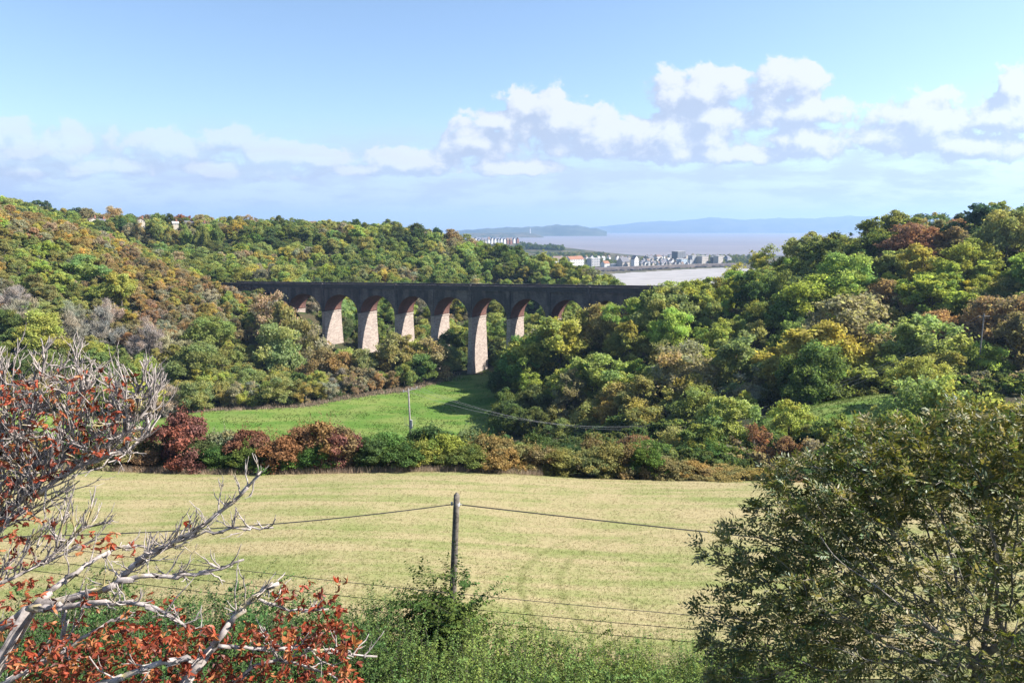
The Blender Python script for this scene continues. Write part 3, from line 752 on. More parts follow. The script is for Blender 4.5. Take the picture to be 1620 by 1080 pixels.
# ---- the rest of the wood and its undergrowth: one mass each (geometry nodes)
def far_kind(name, seeds, mat, **kw):
    cl = bpy.data.collections.new(name)
    for q, s in enumerate(seeds):
        me, cen = crown_mesh(name + '_clump', mat, seed=s, **kw)
        o = bpy.data.objects.new(name + '_source_%d' % q, me); cl.objects.link(o)
    return cl
def gn_scatter(name, pts, rz, scl, idx, tints, coll, kind_label):
    me = bpy.data.meshes.new(name); me.from_pydata([tuple(p) for p in pts], [], [])
    n = len(pts)
    a = me.attributes.new('rz', 'FLOAT_VECTOR', 'POINT'); a.data.foreach_set('vector', np.stack([np.zeros(n), np.zeros(n), rz], 1).astype(np.float32).ravel())
    a = me.attributes.new('scl', 'FLOAT_VECTOR', 'POINT'); a.data.foreach_set('vector', np.asarray(scl, np.float32).ravel())
    a = me.attributes.new('idx', 'INT', 'POINT'); a.data.foreach_set('value', np.asarray(idx, np.int32))
    a = me.attributes.new('tint', 'FLOAT_COLOR', 'POINT'); a.data.foreach_set('color', np.hstack([np.asarray(tints), np.ones((n, 1))]).astype(np.float32).ravel())
    o = link(name, me)
    ng = bpy.data.node_groups.new(name + '_scatter', 'GeometryNodeTree')
    ng.interface.new_socket('Geometry', in_out='INPUT', socket_type='NodeSocketGeometry')
    ng.interface.new_socket('Geometry', in_out='OUTPUT', socket_type='NodeSocketGeometry')
    N = ng.nodes; L = ng.links
    gi = N.new('NodeGroupInput'); go = N.new('NodeGroupOutput')
    ci = N.new('GeometryNodeCollectionInfo'); ci.inputs['Collection'].default_value = coll
    ci.inputs['Separate Children'].default_value = True; ci.inputs['Reset Children'].default_value = True
    ip = N.new('GeometryNodeInstanceOnPoints'); ip.inputs['Pick Instance'].default_value = True
    def at(nm, ty):
        q = N.new('GeometryNodeInputNamedAttribute'); q.data_type = ty; q.inputs['Name'].default_value = nm; return q.outputs['Attribute']
    L.new(gi.outputs[0], ip.inputs['Points']); L.new(ci.outputs[0], ip.inputs['Instance'])
    L.new(at('idx', 'INT'), ip.inputs['Instance Index']); L.new(at('scl', 'FLOAT_VECTOR'), ip.inputs['Scale'])
    er = N.new('FunctionNodeEulerToRotation'); L.new(at('rz', 'FLOAT_VECTOR'), er.inputs[0]); L.new(er.outputs[0], ip.inputs['Rotation'])
    L.new(ip.outputs[0], go.inputs[0])
    md = o.modifiers.new('scatter', 'NODES'); md.node_group = ng
    o['kind'] = 'stuff'; o['label'] = kind_label[0]; o['category'] = kind_label[1]
    return o
fcol = far_kind('wood', (301, 302, 303, 304, 305), M['wood_crown'], H=10, Rr=5.3, leaves=6500, leaf=.38)
ucol = far_kind('scrub', (401, 402, 403), M['wood_crown'], H=2.6, Rr=2.2, zlo=.0, n_clump=30, leaves=3000, leaf=.25)
pts = [(t['x'], t['y'], t['z'] - .15) for t in REST]
gn_scatter('woodland', pts, [t['rz'] for t in REST], [(t['s'],) * 3 for t in REST], trng.integers(0, 5, len(REST)), [tint_of(t, trng) for t in REST], fcol,
           ('dense mixed green woodland filling in behind the nearer trees', 'woodland'))
ux = []; 
for poly, n in ((LEFT, 1500), (RIGHT, 1500), (FAR, 900)):
    xs = [p[0] for p in poly]; ys = [p[1] for p in poly]
    X = trng.uniform(min(xs), max(xs), n * 2); Y = trng.uniform(min(ys), max(ys), n * 2); ok = in_poly(X, Y, poly); ux.append(np.stack([X[ok], Y[ok]], 1)[:n])
# rough scrub on the slope below the hedge and round the pasture
X = trng.uniform(-110, 120, 1500); Y = trng.uniform(82, 150, 1500)
ok = ~in_poly(X, Y, GAP_POLY) & ~((X > 40) & (X < 66) & (Y > 111)) & ~((X > 60) & (Y > 110) & (Y < 120)) & (np.abs(X) < Y * .85) & ((X > 12) | (Y < 112)) & (Y < 140 + .0 * X)
ux.append(np.stack([X[ok], Y[ok]], 1))
ux = np.concatenate(ux); uz = gz(ux[:, 0], ux[:, 1])
ut = np.array([TINT[k] for k in ('dark green', 'mid green', 'olive', 'dark green', 'grey-brown')])[trng.integers(0, 5, len(ux))] * trng.uniform(.7, 1.2, (len(ux), 1))
us_ = trng.uniform(.6, 1.5, len(ux))
gn_scatter('undergrowth', np.column_stack([ux, uz - .2]), trng.uniform(0, 6, len(ux)), np.stack([us_] * 3, 1), trng.integers(0, 3, len(ux)), ut, ucol,
           ('low tangled green undergrowth covering the wooded slopes', 'undergrowth'))

# ------------------------------------------------------------------ viaduct
VA = np.array([-17.0, 268.0]); VTH = R(30.0)
VD = np.array([math.cos(VTH), -math.sin(VTH)]); VN = np.array([math.sin(VTH), math.cos(VTH)])
VBASE = -57.0
def on_viaduct(u, v):
    r = P(u, v, 1.0); t = VA.dot(VN) / r[:2].dot(VN); p = r * t
    return float((p[:2] - VA).dot(VD)), float(p[2] - VBASE)
sL, zL = on_viaduct(375, 447.2); sR, zR = on_viaduct(1045, 455.4)
def vtop(s): return zL + (zR - zL) * (s - sL) / (sR - sL)
def mat_stone(name, c1, c2, mortar, bw, bh, dark=None, dscale=.3, damt=.5):
    m, nt = new_mat(name)
    co = nt.n('ShaderNodeTexCoord').outputs['Object']
    sep = nt.n('ShaderNodeSeparateXYZ'); nt.L.new(co, sep.inputs[0])
    cb = nt.n('ShaderNodeCombineXYZ'); nt.L.new(nt.math('ADD', sep.outputs[0], sep.outputs[1]), cb.inputs[0]); nt.L.new(sep.outputs[2], cb.inputs[1])
    br = nt.n('ShaderNodeTexBrick'); nt.L.new(cb.outputs[0], br.inputs['Vector'])
    nt.set(br, 'Color1', rgba(c1)); nt.set(br, 'Color2', rgba(c2)); nt.set(br, 'Mortar', rgba(mortar)); nt.set(br, 'Scale', 1.)
    nt.set(br, 'Mortar Size', .03); nt.set(br, 'Brick Width', bw); nt.set(br, 'Row Height', bh); nt.set(br, 'Bias', -.2)
    f = nt.noise(co, 1.3, 6, .7); f2 = nt.noise(nt.scalevec(co, (1, 1, .35)), dscale, 5)
    pits = nt.noise(nt.scalevec(co, (1, 1, 1.6)), 1.7, 2, .4)
    col = nt.mix(nt.remap(f, .3, .7, 0, .55), br.outputs['Color'], nt.scalevec(br.outputs['Color'], (.7, .66, .64)))
    col = nt.mix(nt.remap(pits, .62, .7, 0, .8), col, (.07, .06, .058, 1))
    if dark: col = nt.mix(nt.math('MULTIPLY', nt.remap(f2, .38, .62), damt), col, rgba(dark))
    finish(nt, principled(nt, col, .9, .1, bump=nt.math('ADD', br.outputs['Fac'], f), bstr=.6, bdist=.08)); return m
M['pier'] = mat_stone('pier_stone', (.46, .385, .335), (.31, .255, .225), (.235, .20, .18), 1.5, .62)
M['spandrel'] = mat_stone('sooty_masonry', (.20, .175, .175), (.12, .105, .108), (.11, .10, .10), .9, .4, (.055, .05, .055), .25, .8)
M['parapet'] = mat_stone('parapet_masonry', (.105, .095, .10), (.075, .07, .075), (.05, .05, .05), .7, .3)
M['brick'] = mat_stone('red_brick', (.225, .10, .078), (.155, .07, .06), (.19, .145, .13), .8, .32, (.12, .07, .06), .4, .5)
via = empty('railway_viaduct', (VA[0], VA[1], VBASE), -VTH)
tag(via, 'long dark stone railway viaduct with tall arches and pale sunlit pier sides', 'viaduct')
W = 10.5
us_p = [340, 397, 453, 509.4, 566.1, 624.4, 681.7, 741.1, 801.7, 864.4, 928, 985, 1036]
PC = [on_viaduct(u, 495)[0] + .8 for u in us_p]
SPR, CRN, COR = -12.6, -4.7, -2.2          # springing, crown and cornice below the parapet top
HT = .85
def sbox(mb, s0, s1, y0, y1, d0, d1, m=0):
    a, b = vtop(s0), vtop(s1)
    mb.add([(s0, y0, a + d0), (s1, y0, b + d0), (s1, y1, b + d0), (s0, y1, a + d0), (s0, y0, a + d1), (s1, y0, b + d1), (s1, y1, b + d1), (s0, y1, a + d1)],
           [(0, 3, 2, 1), (4, 5, 6, 7), (0, 1, 5, 4), (1, 2, 6, 5), (2, 3, 7, 6), (3, 0, 4, 7)], m=m)
def vground(s, y=4.7):
    p = VA + VD * s + VN * y
    return float(gz(p[0], p[1])[0]) - VBASE
for k, cpos in enumerate(PC):
    zt = vtop(cpos) + SPR - .003; zb_ = min(-1.0, vground(cpos) - 3)
    zb_ = max(zb_, -4.0) if zb_ < -4 else zb_
    if vground(cpos) > 0: zb_ = vground(cpos) - 4
    hgt = zt - zb_; fl = hgt * .020; fy = hgt * .036
    mb = MB(); n = 8
    for q in range(n):
        f0, f1 = q / n, (q + 1) / n
        z0, z1 = zb_ + hgt * f0, zb_ + hgt * f1
        g = lambda f: (HT - .05 + fl * (1 - f) ** 1.3, fy * (1 - f) ** 1.3)
        (h0, e0), (h1, e1) = g(f0), g(f1)
        V8 = [(cpos - h0, -e0, z0), (cpos + h0, -e0, z0), (cpos + h0, W + e0, z0), (cpos - h0, W + e0, z0), (cpos - h1, -e1, z1), (cpos + h1, -e1, z1), (cpos + h1, W + e1, z1), (cpos - h1, W + e1, z1)]
        qs = [(0, 1, 5, 4), (1, 2, 6, 5), (2, 3, 7, 6), (3, 0, 4, 7)]
        if q == n - 1: qs.append((4, 5, 6, 7))
        mb.add(V8, qs)
    pr = link('pier', mb.mesh('pier', [M['pier']]), via)
    mb = MB(); mb.box(cpos - HT - .16, cpos + HT + .16, -.18, W + .18, zt - .55, zt - .1)
    link('impost_band', mb.mesh('impost_band', [M['pier']]), pr)
    for y0, y1 in ((-.32, -.003), (W + .003, W + .32)):
        mb = MB(); sbox(mb, cpos - .8, cpos + .8, y0, y1, SPR + .05, COR - .01)
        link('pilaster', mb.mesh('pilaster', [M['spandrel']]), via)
for k in range(len(PC) - 1):
    a, b = PC[k] + HT, PC[k + 1] - HT
    m_ = (a + b) / 2; hs = (b - a) / 2; top = vtop(m_); n = 22
    th = np.linspace(math.pi, 0, n + 1)
    S = m_ + hs * np.cos(th); Z = top + SPR + (CRN - SPR) * np.sin(th)
    mb = MB()
    for y, fl in ((0., False), (W, True)):
        ss = np.concatenate([[PC[k]], S, [PC[k + 1]]]); zz = np.concatenate([[top + SPR], Z, [top + SPR]])
        V = np.concatenate([np.stack([ss, np.full(len(ss), y), zz], 1), np.stack([ss, np.full(len(ss), y), np.array([vtop(q) + COR for q in ss])], 1)])
        nn = len(ss); i = np.arange(nn - 1); Q = np.stack([i, i + 1, i + 1 + nn, i + nn], 1)
        mb.add(V, Q[:, ::-1] if fl else Q)
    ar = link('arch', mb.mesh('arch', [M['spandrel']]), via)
    mb = MB(); nn = n + 1; i = np.arange(n)
    V = np.concatenate([np.stack([S, np.zeros(nn), Z], 1), np.stack([S, np.full(nn, W), Z], 1)])
    mb.add(V, np.stack([i, i + nn, i + nn + 1, i + 1], 1))
    link('vault', mb.mesh('vault', [M['brick']], smooth=True), ar)
    mb = MB(); S2 = m_ + (hs + .75) * np.cos(th); Z2 = top + SPR + (CRN - SPR + .75) * np.sin(th)
    for y in (-.07, W + .07):
        V = np.concatenate([np.stack([S, np.full(nn, y), Z], 1), np.stack([S2, np.full(nn, y), Z2], 1)])
        mb.add(V, np.stack([i, i + 1, i + nn + 1, i + nn], 1))
        V = np.concatenate([np.stack([S2, np.full(nn, y), Z2], 1), np.stack([S2, np.full(nn, 0 if y < 0 else W), Z2], 1)])
        mb.add(V, np.stack([i, i + 1, i + nn + 1, i + nn], 1))
    link('arch_ring', mb.mesh('arch_ring', [M['spandrel']]), ar)
s0, s1 = PC[0], PC[-1]
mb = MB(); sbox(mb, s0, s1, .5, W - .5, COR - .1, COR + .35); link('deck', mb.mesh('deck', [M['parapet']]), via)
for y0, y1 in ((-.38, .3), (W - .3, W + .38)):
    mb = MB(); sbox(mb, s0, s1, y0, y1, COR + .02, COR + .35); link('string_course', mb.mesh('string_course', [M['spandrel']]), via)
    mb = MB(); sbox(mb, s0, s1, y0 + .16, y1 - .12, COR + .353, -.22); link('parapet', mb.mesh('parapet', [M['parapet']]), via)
    mb = MB(); sbox(mb, s0, s1, y0 + .06, y1 - .02, -.217, 0); link('coping', mb.mesh('coping', [M['spandrel']]), via)
for k in (3, 5, 7, 10):
    mb = MB(); sbox(mb, PC[k] - .4, PC[k] + .4, -.44, .36, COR + .36, .22); link('parapet_post', mb.mesh('parapet_post', [M['spandrel']]), via)

# ------------------------------------------------------------------ hedge across the far side of the field
def bush_mesh(name, seed, mat, H=4., Rr=2.6, leaves=13000, leaf=.14, n_clump=60, spikes=55, irr=.3):
    rng = np.random.default_rng(seed)
    V, Q, tone, cl, cen, cr = crown_arrays(seed, H, Rr * 1.1, .0, n_clump, leaves, leaf, irr, nsub=7)
    Vs, ts, cs = [V], [tone], [cl]; n = len(V); Qs = [Q]
    for k in range(spikes):
        q = rng.integers(len(cen)); p0 = cen[q] + np.array([0, 0, cr[q] * .7]) + rng.normal(size=3) * .3
        L = rng.uniform(.5, 1.1); m_ = 16; tt = np.linspace(0, 1, m_)[:, None]
        dr = unit(np.array([rng.normal() * .25, rng.normal() * .25, 1.]))
        pos = p0 + dr * L * tt + rng.normal(size=(m_, 3)) * .05
        v2, q2 = diamonds(pos, unit(rng.normal(size=(m_, 3))), np.full(m_, leaf * .9), np.full(m_, leaf * .55), rng)
        Vs.append(v2); Qs.append(q2 + n); n += len(v2); ts.append(rng.random(m_)); cs.append(np.full(m_, rng.random()))
    me = np_mesh(name, np.concatenate(Vs), np.concatenate(Qs), [mat], attrs={'tone': ('FACE', np.concatenate(ts)), 'clump': ('FACE', np.concatenate(cs))})
    mb = MB()
    for q in rng.choice(len(cen), 9, replace=False):
        mb.tube([(rng.normal() * .25, rng.normal() * .25, -.4), cen[q] * [.4, .4, .5], cen[q]], [.07, .045, .015], 5)
    return me, mb.mesh(name + '_stems', [M['bark']])
BUSH = [bush_mesh('hedge_bush', 50 + q, M['hedge_leaf']) for q in range(5)]
HT_ = {'red': (.135, .052, .034), 'orange red': (.15, .068, .034), 'green': (.065, .10, .028), 'dark green': (.045, .07, .026), 'yellow-green': (.12, .135, .032), 'olive-brown': (.135, .112, .045), 'ochre-brown': (.145, .122, .05), 'pale green': (.12, .14, .07), 'brown': (.12, .085, .05), 'wine red': (.12, .045, .045)}
hedge = [  # u, top v, Y, colour, width factor
    (60, 690, 80, 'olive-brown', 1.1), (105, 680, 80, 'dark green', 1.1), (150, 672, 81, 'dark green', 1.1), (195, 672, 80, 'olive-brown', 1.1), (232, 676, 81, 'brown', 1.1), (274, 648, 80, 'red', 1.2), (318, 690, 80, 'dark green', .9),
    (352, 678, 83, 'pale green', 1.0), (350, 700, 79, 'dark green', .9), (388, 676, 80, 'red', 1.0), (398, 698, 78.5, 'green', .9), (432, 690, 81, 'brown', .9), (440, 705, 78.5, 'green', .9), (478, 672, 80, 'orange red', 1.2), (512, 658, 81, 'orange red', 1.2), (546, 672, 80, 'wine red', 1.0), (508, 700, 78.3, 'green', .8),
    (585, 684, 80, 'dark green', 1.1), (612, 680, 82, 'green', 1.0), (632, 694, 79, 'dark green', 1.0), (668, 690, 80, 'yellow-green', 1.1), (704, 684, 81, 'yellow-green', 1.1), (735, 700, 79, 'green', 1.0), (768, 686, 81, 'olive-brown', 1.1), (795, 702, 79, 'ochre-brown', 1.0),
    (825, 700, 80, 'ochre-brown', 1.1), (860, 703, 80, 'ochre-brown', 1.1), (896, 706, 79.5, 'olive-brown', 1.1), (930, 702, 80, 'ochre-brown', 1.0), (965, 694, 80, 'olive-brown', 1.15), (1000, 696, 80, 'ochre-brown', 1.1), (1024, 700, 79, 'green', 1.0), (1060, 722, 79, 'olive-brown', 1.1),
    (1095, 730, 78.5, 'ochre-brown', 1.1), (1130, 737, 78, 'olive-brown', 1.1), (1165, 741, 77.5, 'ochre-brown', 1.1), (1200, 745, 77, 'olive-brown', 1.1), (1235, 748, 77, 'brown', 1.1), (1270, 742, 78, 'dark green', 1.2), (1310, 735, 79, 'green', 1.2),
    (690, 664, 92, 'dark green', 1.0), (745, 672, 94, 'pale green', 1.0), (790, 680, 92, 'dark green', 1.1), (840, 684, 94, 'dark green', 1.1), (885, 690, 96, 'dark green', 1.1), (940, 690, 95, 'brown', 1.0), (1040, 690, 98, 'green', 1.1), (1090, 700, 92, 'dark green', 1.2), (1130, 690, 97, 'green', 1.1)]
HT_['red'] = (.115, .058, .042); HT_['orange red'] = (.135, .078, .044); HT_['wine red'] = (.105, .058, .046)
HT_ = {k: tuple(q * 1.65 for q in v) for k, v in HT_.items()}
hg = {}
for (u, vt, Yd, colr, wf) in hedge: hg.setdefault((colr, Yd > 90), []).append(u)
hrng = np.random.default_rng(5)
for (u, vt, Yd, colr, wf) in hedge:
    p = P(u, vt, Yd); z = float(gz(p[0], Yd)[0]); h = max(1.6, p[2] - z)
    us = sorted(hg[(colr, Yd > 90)]); n = len(us); k = us.index(u)
    where = 'in the shaded row behind the field hedge' if Yd > 90 else 'in the field hedge'
    lab = colr + ' bush ' + where + ('' if n == 1 else ', ' + ('leftmost' if k == 0 else 'rightmost' if k == n - 1 else ORD[k] + ' from left') + ' of ' + NUM[n])
    me, sm = BUSH[int(hrng.integers(5))]
    sx_ = wf * (1.0 if h < 5 else 1.2) * 1.15
    root = empty('hedge_bush', (p[0], Yd, z - .1), u * .61, (sx_, sx_, h / 4.75))
    tag(root, lab, 'bush', 'bushes of the field hedge')
    cr = link('foliage', me, root); cl = HT_[colr]; cr.color = (*[q * hrng.uniform(.88, 1.12) for q in cl], 1)
    link('stems', sm, root)

# ------------------------------------------------------------------ grass
def blades(name, X, Y, Z, hmin, hmax, width, per, mat, rng, lean=.5):
    n = len(X) * per
    X = np.repeat(X, per) + rng.normal(size=n) * .05; Y = np.repeat(Y, per) + rng.normal(size=n) * .05; Z = np.repeat(Z, per)
    h = rng.uniform(hmin, hmax, n); a = rng.uniform(0, 6.283, n); w = width * rng.uniform(.6, 1.4, n)
    b = np.stack([X, Y, Z - .03], 1); sd = np.stack([np.cos(a), np.sin(a), np.zeros(n)], 1) * w[:, None] * .5
    tip = b + np.stack([rng.normal(size=n) * lean, rng.normal(size=n) * lean, np.ones(n)], 1) * h[:, None]
    V = np.stack([b - sd, b + sd, tip], 1).reshape(-1, 3)
    return np_mesh(name, V, np.arange(n * 3).reshape(n, 3), [mat], attrs={'tone': ('FACE', rng.random(n))})
grng = np.random.default_rng(21)
n = 150000
# more tufts near the viewer: draw the depth from a density falling with distance
Yg = 30.5 + 46.5 * grng.random(n) ** 1.5; Xg = grng.uniform(-.95, .98, n) * (Yg + 3)
ok = in_poly(Xg, Yg, FIELD_POLY); Xg, Yg = Xg[ok], Yg[ok]
M['field_blade'] = mat_blades('stubble_blades', field_colour, .8, 1.18)
o = link('field_grass', blades('field_grass', Xg, Yg, gz(Xg, Yg) + .06, .05, .17, .035, 3, M['field_blade'], grng, .7))
tag(o, 'short dry mown grass covering the pale field', 'grass', kind='stuff')
n = 42000
Xg = grng.uniform(-110, 40, n); Yg = grng.uniform(150, 268, n); ok = in_poly(Xg, Yg, MEADOW_POLY); Xg, Yg = Xg[ok], Yg[ok]
ok = grng.random(len(Xg)) < .15 + .85 * (np.sin(Xg * .21) * np.sin(Yg * .33 + Xg * .1) > .1); Xg, Yg = Xg[ok], Yg[ok]
Xp = grng.uniform(38, 76, 5000); Yp = grng.uniform(98, 140, 5000); ok = in_poly(Xp, Yp, GAP_POLY); Xg = np.concatenate([Xg, Xp[ok]]); Yg = np.concatenate([Yg, Yp[ok]])
M['meadow_blade'] = mat_blades('meadow_blades', meadow_colour, .5, 1.2)
o = link('meadow_grass', blades('meadow_grass', Xg, Yg, gz(Xg, Yg) + .1, .15, .4, .16, 3, M['meadow_blade'], grng, .6))
tag(o, 'bright green grass tufts across the valley meadow and the small pasture', 'grass', kind='stuff')
# tall dry grass along the hedge foot and rough margin along the meadow edge
def dry_col(nt, p):
    f = nt.noise(p, .5, 4); return nt.mix(nt.remap(f, .35, .65), (.44, .345, .25, 1), (.34, .255, .19, 1))
M['dry_blade'] = mat_blades('tall_dry_blades', dry_col, .6, 1.25)
n = 4200
tt = grng.random(n) ** 1.25; uu = 60 + 800 * tt; Yd = 77.2 + grng.normal(size=n) * .55
pp = np.array([P(a, 740, b) for a, b in zip(uu, Yd)])
o = link('tall_dry_grass', blades('tall_dry_grass', pp[:, 0], Yd, gz(pp[:, 0], Yd), .3, 1.0, .04, 3, M['dry_blade'], grng, .22))
tag(o, 'tall pinkish dry grass along the foot of the hedge', 'grass', kind='stuff')
n = 2600
edge = np.array([(-103, 215.5), (-68, 221), (-38, 242.5), (-22, 263)]); k = grng.integers(0, 3, n); f = grng.random((n, 1))
ep = edge[k] + (edge[k + 1] - edge[k]) * f + grng.normal(size=(n, 2)) * np.array([1.6, 2.0])
o = link('rough_grass_margin', blades('rough_grass_margin', ep[:, 0], ep[:, 1], gz(ep[:, 0], ep[:, 1]), .3, 1.2, .12, 3, M['dry_blade'], grng, .3))
tag(o, 'strip of rough dry grass between the meadow and the left wood', 'grass', kind='stuff')

# ------------------------------------------------------------------ foreground hedge of upright shoots
def shoot_arrays(rng, n, H, spread, leaf, step, lean=.25, twigs=0, base=None):
    stems, pos, nrm, ax, sz, tone, clump = [], [], [], [], [], [], []
    for k in range(n):
        b = np.array([rng.normal() * spread * .45, rng.normal() * spread * .45, -.3]) if base is None else base[k]
        h = H * rng.uniform(.55, 1.); ln = unit(np.array([b[0] + rng.normal() * .4, b[1] + rng.normal() * .4, 0])) * lean * rng.uniform(.3, 1.4)
        t = np.linspace(0, 1, 7)[:, None]
        pts = b + np.array([0, 0, 1.]) * h * t + ln * h * t ** 1.6 + np.concatenate([np.zeros((1, 3)), rng.normal(size=(6, 3)) * h * .018])
        lines = [(pts, .011 + .006 * rng.random())]
        for q in range(twigs):
            i0 = rng.integers(2, 6); a = rng.uniform(0, 6.28); L = h * rng.uniform(.18, .4)
            d = np.array([math.cos(a), math.sin(a), rng.uniform(.3, 1.)]); tt = np.linspace(0, 1, 4)[:, None]
            lines.append((pts[i0] + d * L * tt + np.array([0, 0, -.15]) * L * tt ** 2, .006))
        cl = rng.random()
        for li, (ln_, r) in enumerate(lines):
            stems.append((ln_, np.linspace(r, r * .25, len(ln_))))
            seg = np.linalg.norm(np.diff(ln_, axis=0), axis=1).sum(); m_ = max(4, int(seg / step))
            tl = np.linspace(.12 if li else .18, 1, m_); idx = tl * (len(ln_) - 1); i0 = np.minimum(idx.astype(int), len(ln_) - 2); fr = (idx - i0)[:, None]
            p = ln_[i0] * (1 - fr) + ln_[i0 + 1] * fr; tg = unit(ln_[i0 + 1] - ln_[i0])
            a = np.arange(m_) * 2.4 + rng.uniform(0, 6); side = unit(np.stack([np.cos(a), np.sin(a), np.full(m_, .35)], 1) + .3 * tg)
            s = leaf * rng.uniform(.6, 1.25, m_) * (1.1 - .45 * tl)
            pos.append(p + side * s[:, None] * .62); ax.append(side); nrm.append(unit(tg * .8 + rng.normal(size=(m_, 3)) * .35 + np.array([0, 0, .3]))); sz.append(s)
            tone.append(np.clip(.75 * rng.random(m_) + .3 * tl, 0, 1)); clump.append(np.full(m_, cl))
    return stems, *[np.concatenate(q) for q in (pos, nrm, ax, sz, tone, clump)]
def shoot_shrub(name, seed, mat, bark, **kw):
    rng = np.random.default_rng(seed)
    stems, pos, nrm, ax, sz, tone, clump = shoot_arrays(rng, **kw)
    V, Q = diamonds(pos, nrm, sz * 1.2, sz * .72, rng, axis=ax, fold=.12)
    me = np_mesh(name + '_foliage', V, Q, [mat], attrs={'tone': ('FACE', tone), 'clump': ('FACE', clump)})
    mb = MB()
    for pts, r in stems: mb.tube(pts, r, 4, cap=False)
    return me, mb.mesh(name + '_stems', [bark])
SHOOT = [shoot_shrub('shoot_shrub', 70 + q, M['hedge_leaf'], M['bark'], n=85, H=3.4, spread=1.8, leaf=.115, step=.045, lean=.22, twigs=2) for q in range(5)]
fh = []
frng = np.random.default_rng(44)
for row, (Yr, n_, dv) in enumerate(((28.5, 17, 0), (25.5, 15, 24), (22.8, 13, 52))):
    for k in range(n_):
        u = -30 + (1260 + 60) * (k + .5 + frng.uniform(-.25, .25)) / n_
        vt = np.interp(u, [0, 200, 350, 480, 560, 640, 760, 900, 1050, 1200], [935, 925, 928, 935, 952, 962, 985, 1005, 1020, 1030]) + dv + frng.uniform(-8, 10)
        fh.append((u, vt, Yr + frng.uniform(-.8, .8), row))
RW = ['back', 'middle', 'front']
for (u, vt, Yd, row) in fh:
    same = sorted(q[0] for q in fh if q[3] == row); k = same.index(u); n_ = len(same)
    p = P(u, vt, Yd); z = float(gz(p[0], Yd)[0]); h = max(2.4, p[2] - z)
    me, sm = SHOOT[int(frng.integers(5))]
    root = empty('shoot_shrub', (p[0], Yd, p[2] - h), u * .43, (1.1, 1.1, h / 3.3))
    pos_ = 'leftmost' if k == 0 else 'rightmost' if k == n_ - 1 else ORD[k] + ' from left'
    tag(root, 'green shrub of upright shoots, %s in the %s row' % (pos_, RW[row]), 'shrub', 'shrubs of upright shoots along the near edge of the field')
    cr = link('foliage', me, root); j = frng.uniform(.85, 1.2); q = np.interp(u, [0, 500, 700, 1200], [0, 0, 1, 1])
    cr.color = ((.058 + .062 * q) * j, (.108 + .062 * q) * j, (.036 + .014 * q) * j, 1)
    link('stems', sm, root)
# the sapling round the pole foot
me, sm = shoot_shrub('sapling', 91, M['hedge_leaf'], M['bark'], n=36, H=5.2, spread=1.0, leaf=.20, step=.06, lean=.26, twigs=8)
p = P(700, 903, 30.6); zg = float(gz(p[0], 30.6)[0]); hh = p[2] - zg
root = empty('sapling', (p[0], 30.6, zg), 0.4, (1.12, 1.12, hh / 5.2))
tag(root, 'bushy dark green sapling growing round the foot of the near wooden pole', 'sapling')
cr = link('foliage', me, root); cr.color = (.064, .098, .028, 1); link('stems', sm, root)

# ------------------------------------------------------------------ poles and wires
M['pole_wood'] = bark_mat('weathered_pole', (.17, .15, .125), (.065, .056, .05), 5.)
M['pale_wood'] = bark_mat('pale_pole', (.27, .25, .235), (.18, .165, .155), 4.)
M['wire'] = simple_mat('wire', (.035, .034, .034), .6, .1)
M['bright_wire'] = simple_mat('aluminium_wire', (.27, .27, .28), .45, .1)
M['steel'] = simple_mat('galvanised_steel', (.42, .42, .43), .5, .2)
M['ceramic'] = simple_mat('porcelain', (.35, .2, .14), .35, .1)
pt = P(722.5, 783, 34.); pb_ = P(713, 1000, 33.6); zg = float(gz(pb_[0], 33.6)[0])
pole = empty('wooden_pole', (pb_[0], 33.6, zg))
tag(pole, 'weathered wooden pole standing in the mown field behind the sapling', 'utility pole')
tl = pt - np.array([pb_[0], 33.6, zg])
mb = MB(); ts = np.linspace(0, 1, 9)[:, None]
mb.tube(tl * ts + np.array([0, 0, -.5]) * (1 - ts), np.linspace(.21, .155, 9), 12)
link('shaft', mb.mesh('shaft', [M['pole_wood']], smooth=True), pole)
mb = MB(); mb.tube([tl + [0, 0, -.01], tl + [0, 0, .07], tl + [0, 0, .16]], [.155, .11, .02], 12); link('cap', mb.mesh('cap', [M['pole_wood']]), pole)
wt = tl + np.array([-.0, 0, -.5])
mb = MB(); mb.tube([wt + [-.3, 0, .02], wt + [.3, 0, -.02]], .025, 6); mb.tube([wt + [-.26, 0, -.06], wt + [-.26, 0, .12]], .05, 8)
link('wire_bracket', mb.mesh('wire_bracket', [M['steel']]), pole)
mb = MB(); mb.tube([wt + [0, 0, -.08], wt + [0, 0, .08]], .172, 12); link('strap', mb.mesh('strap', [M['steel']]), pole)

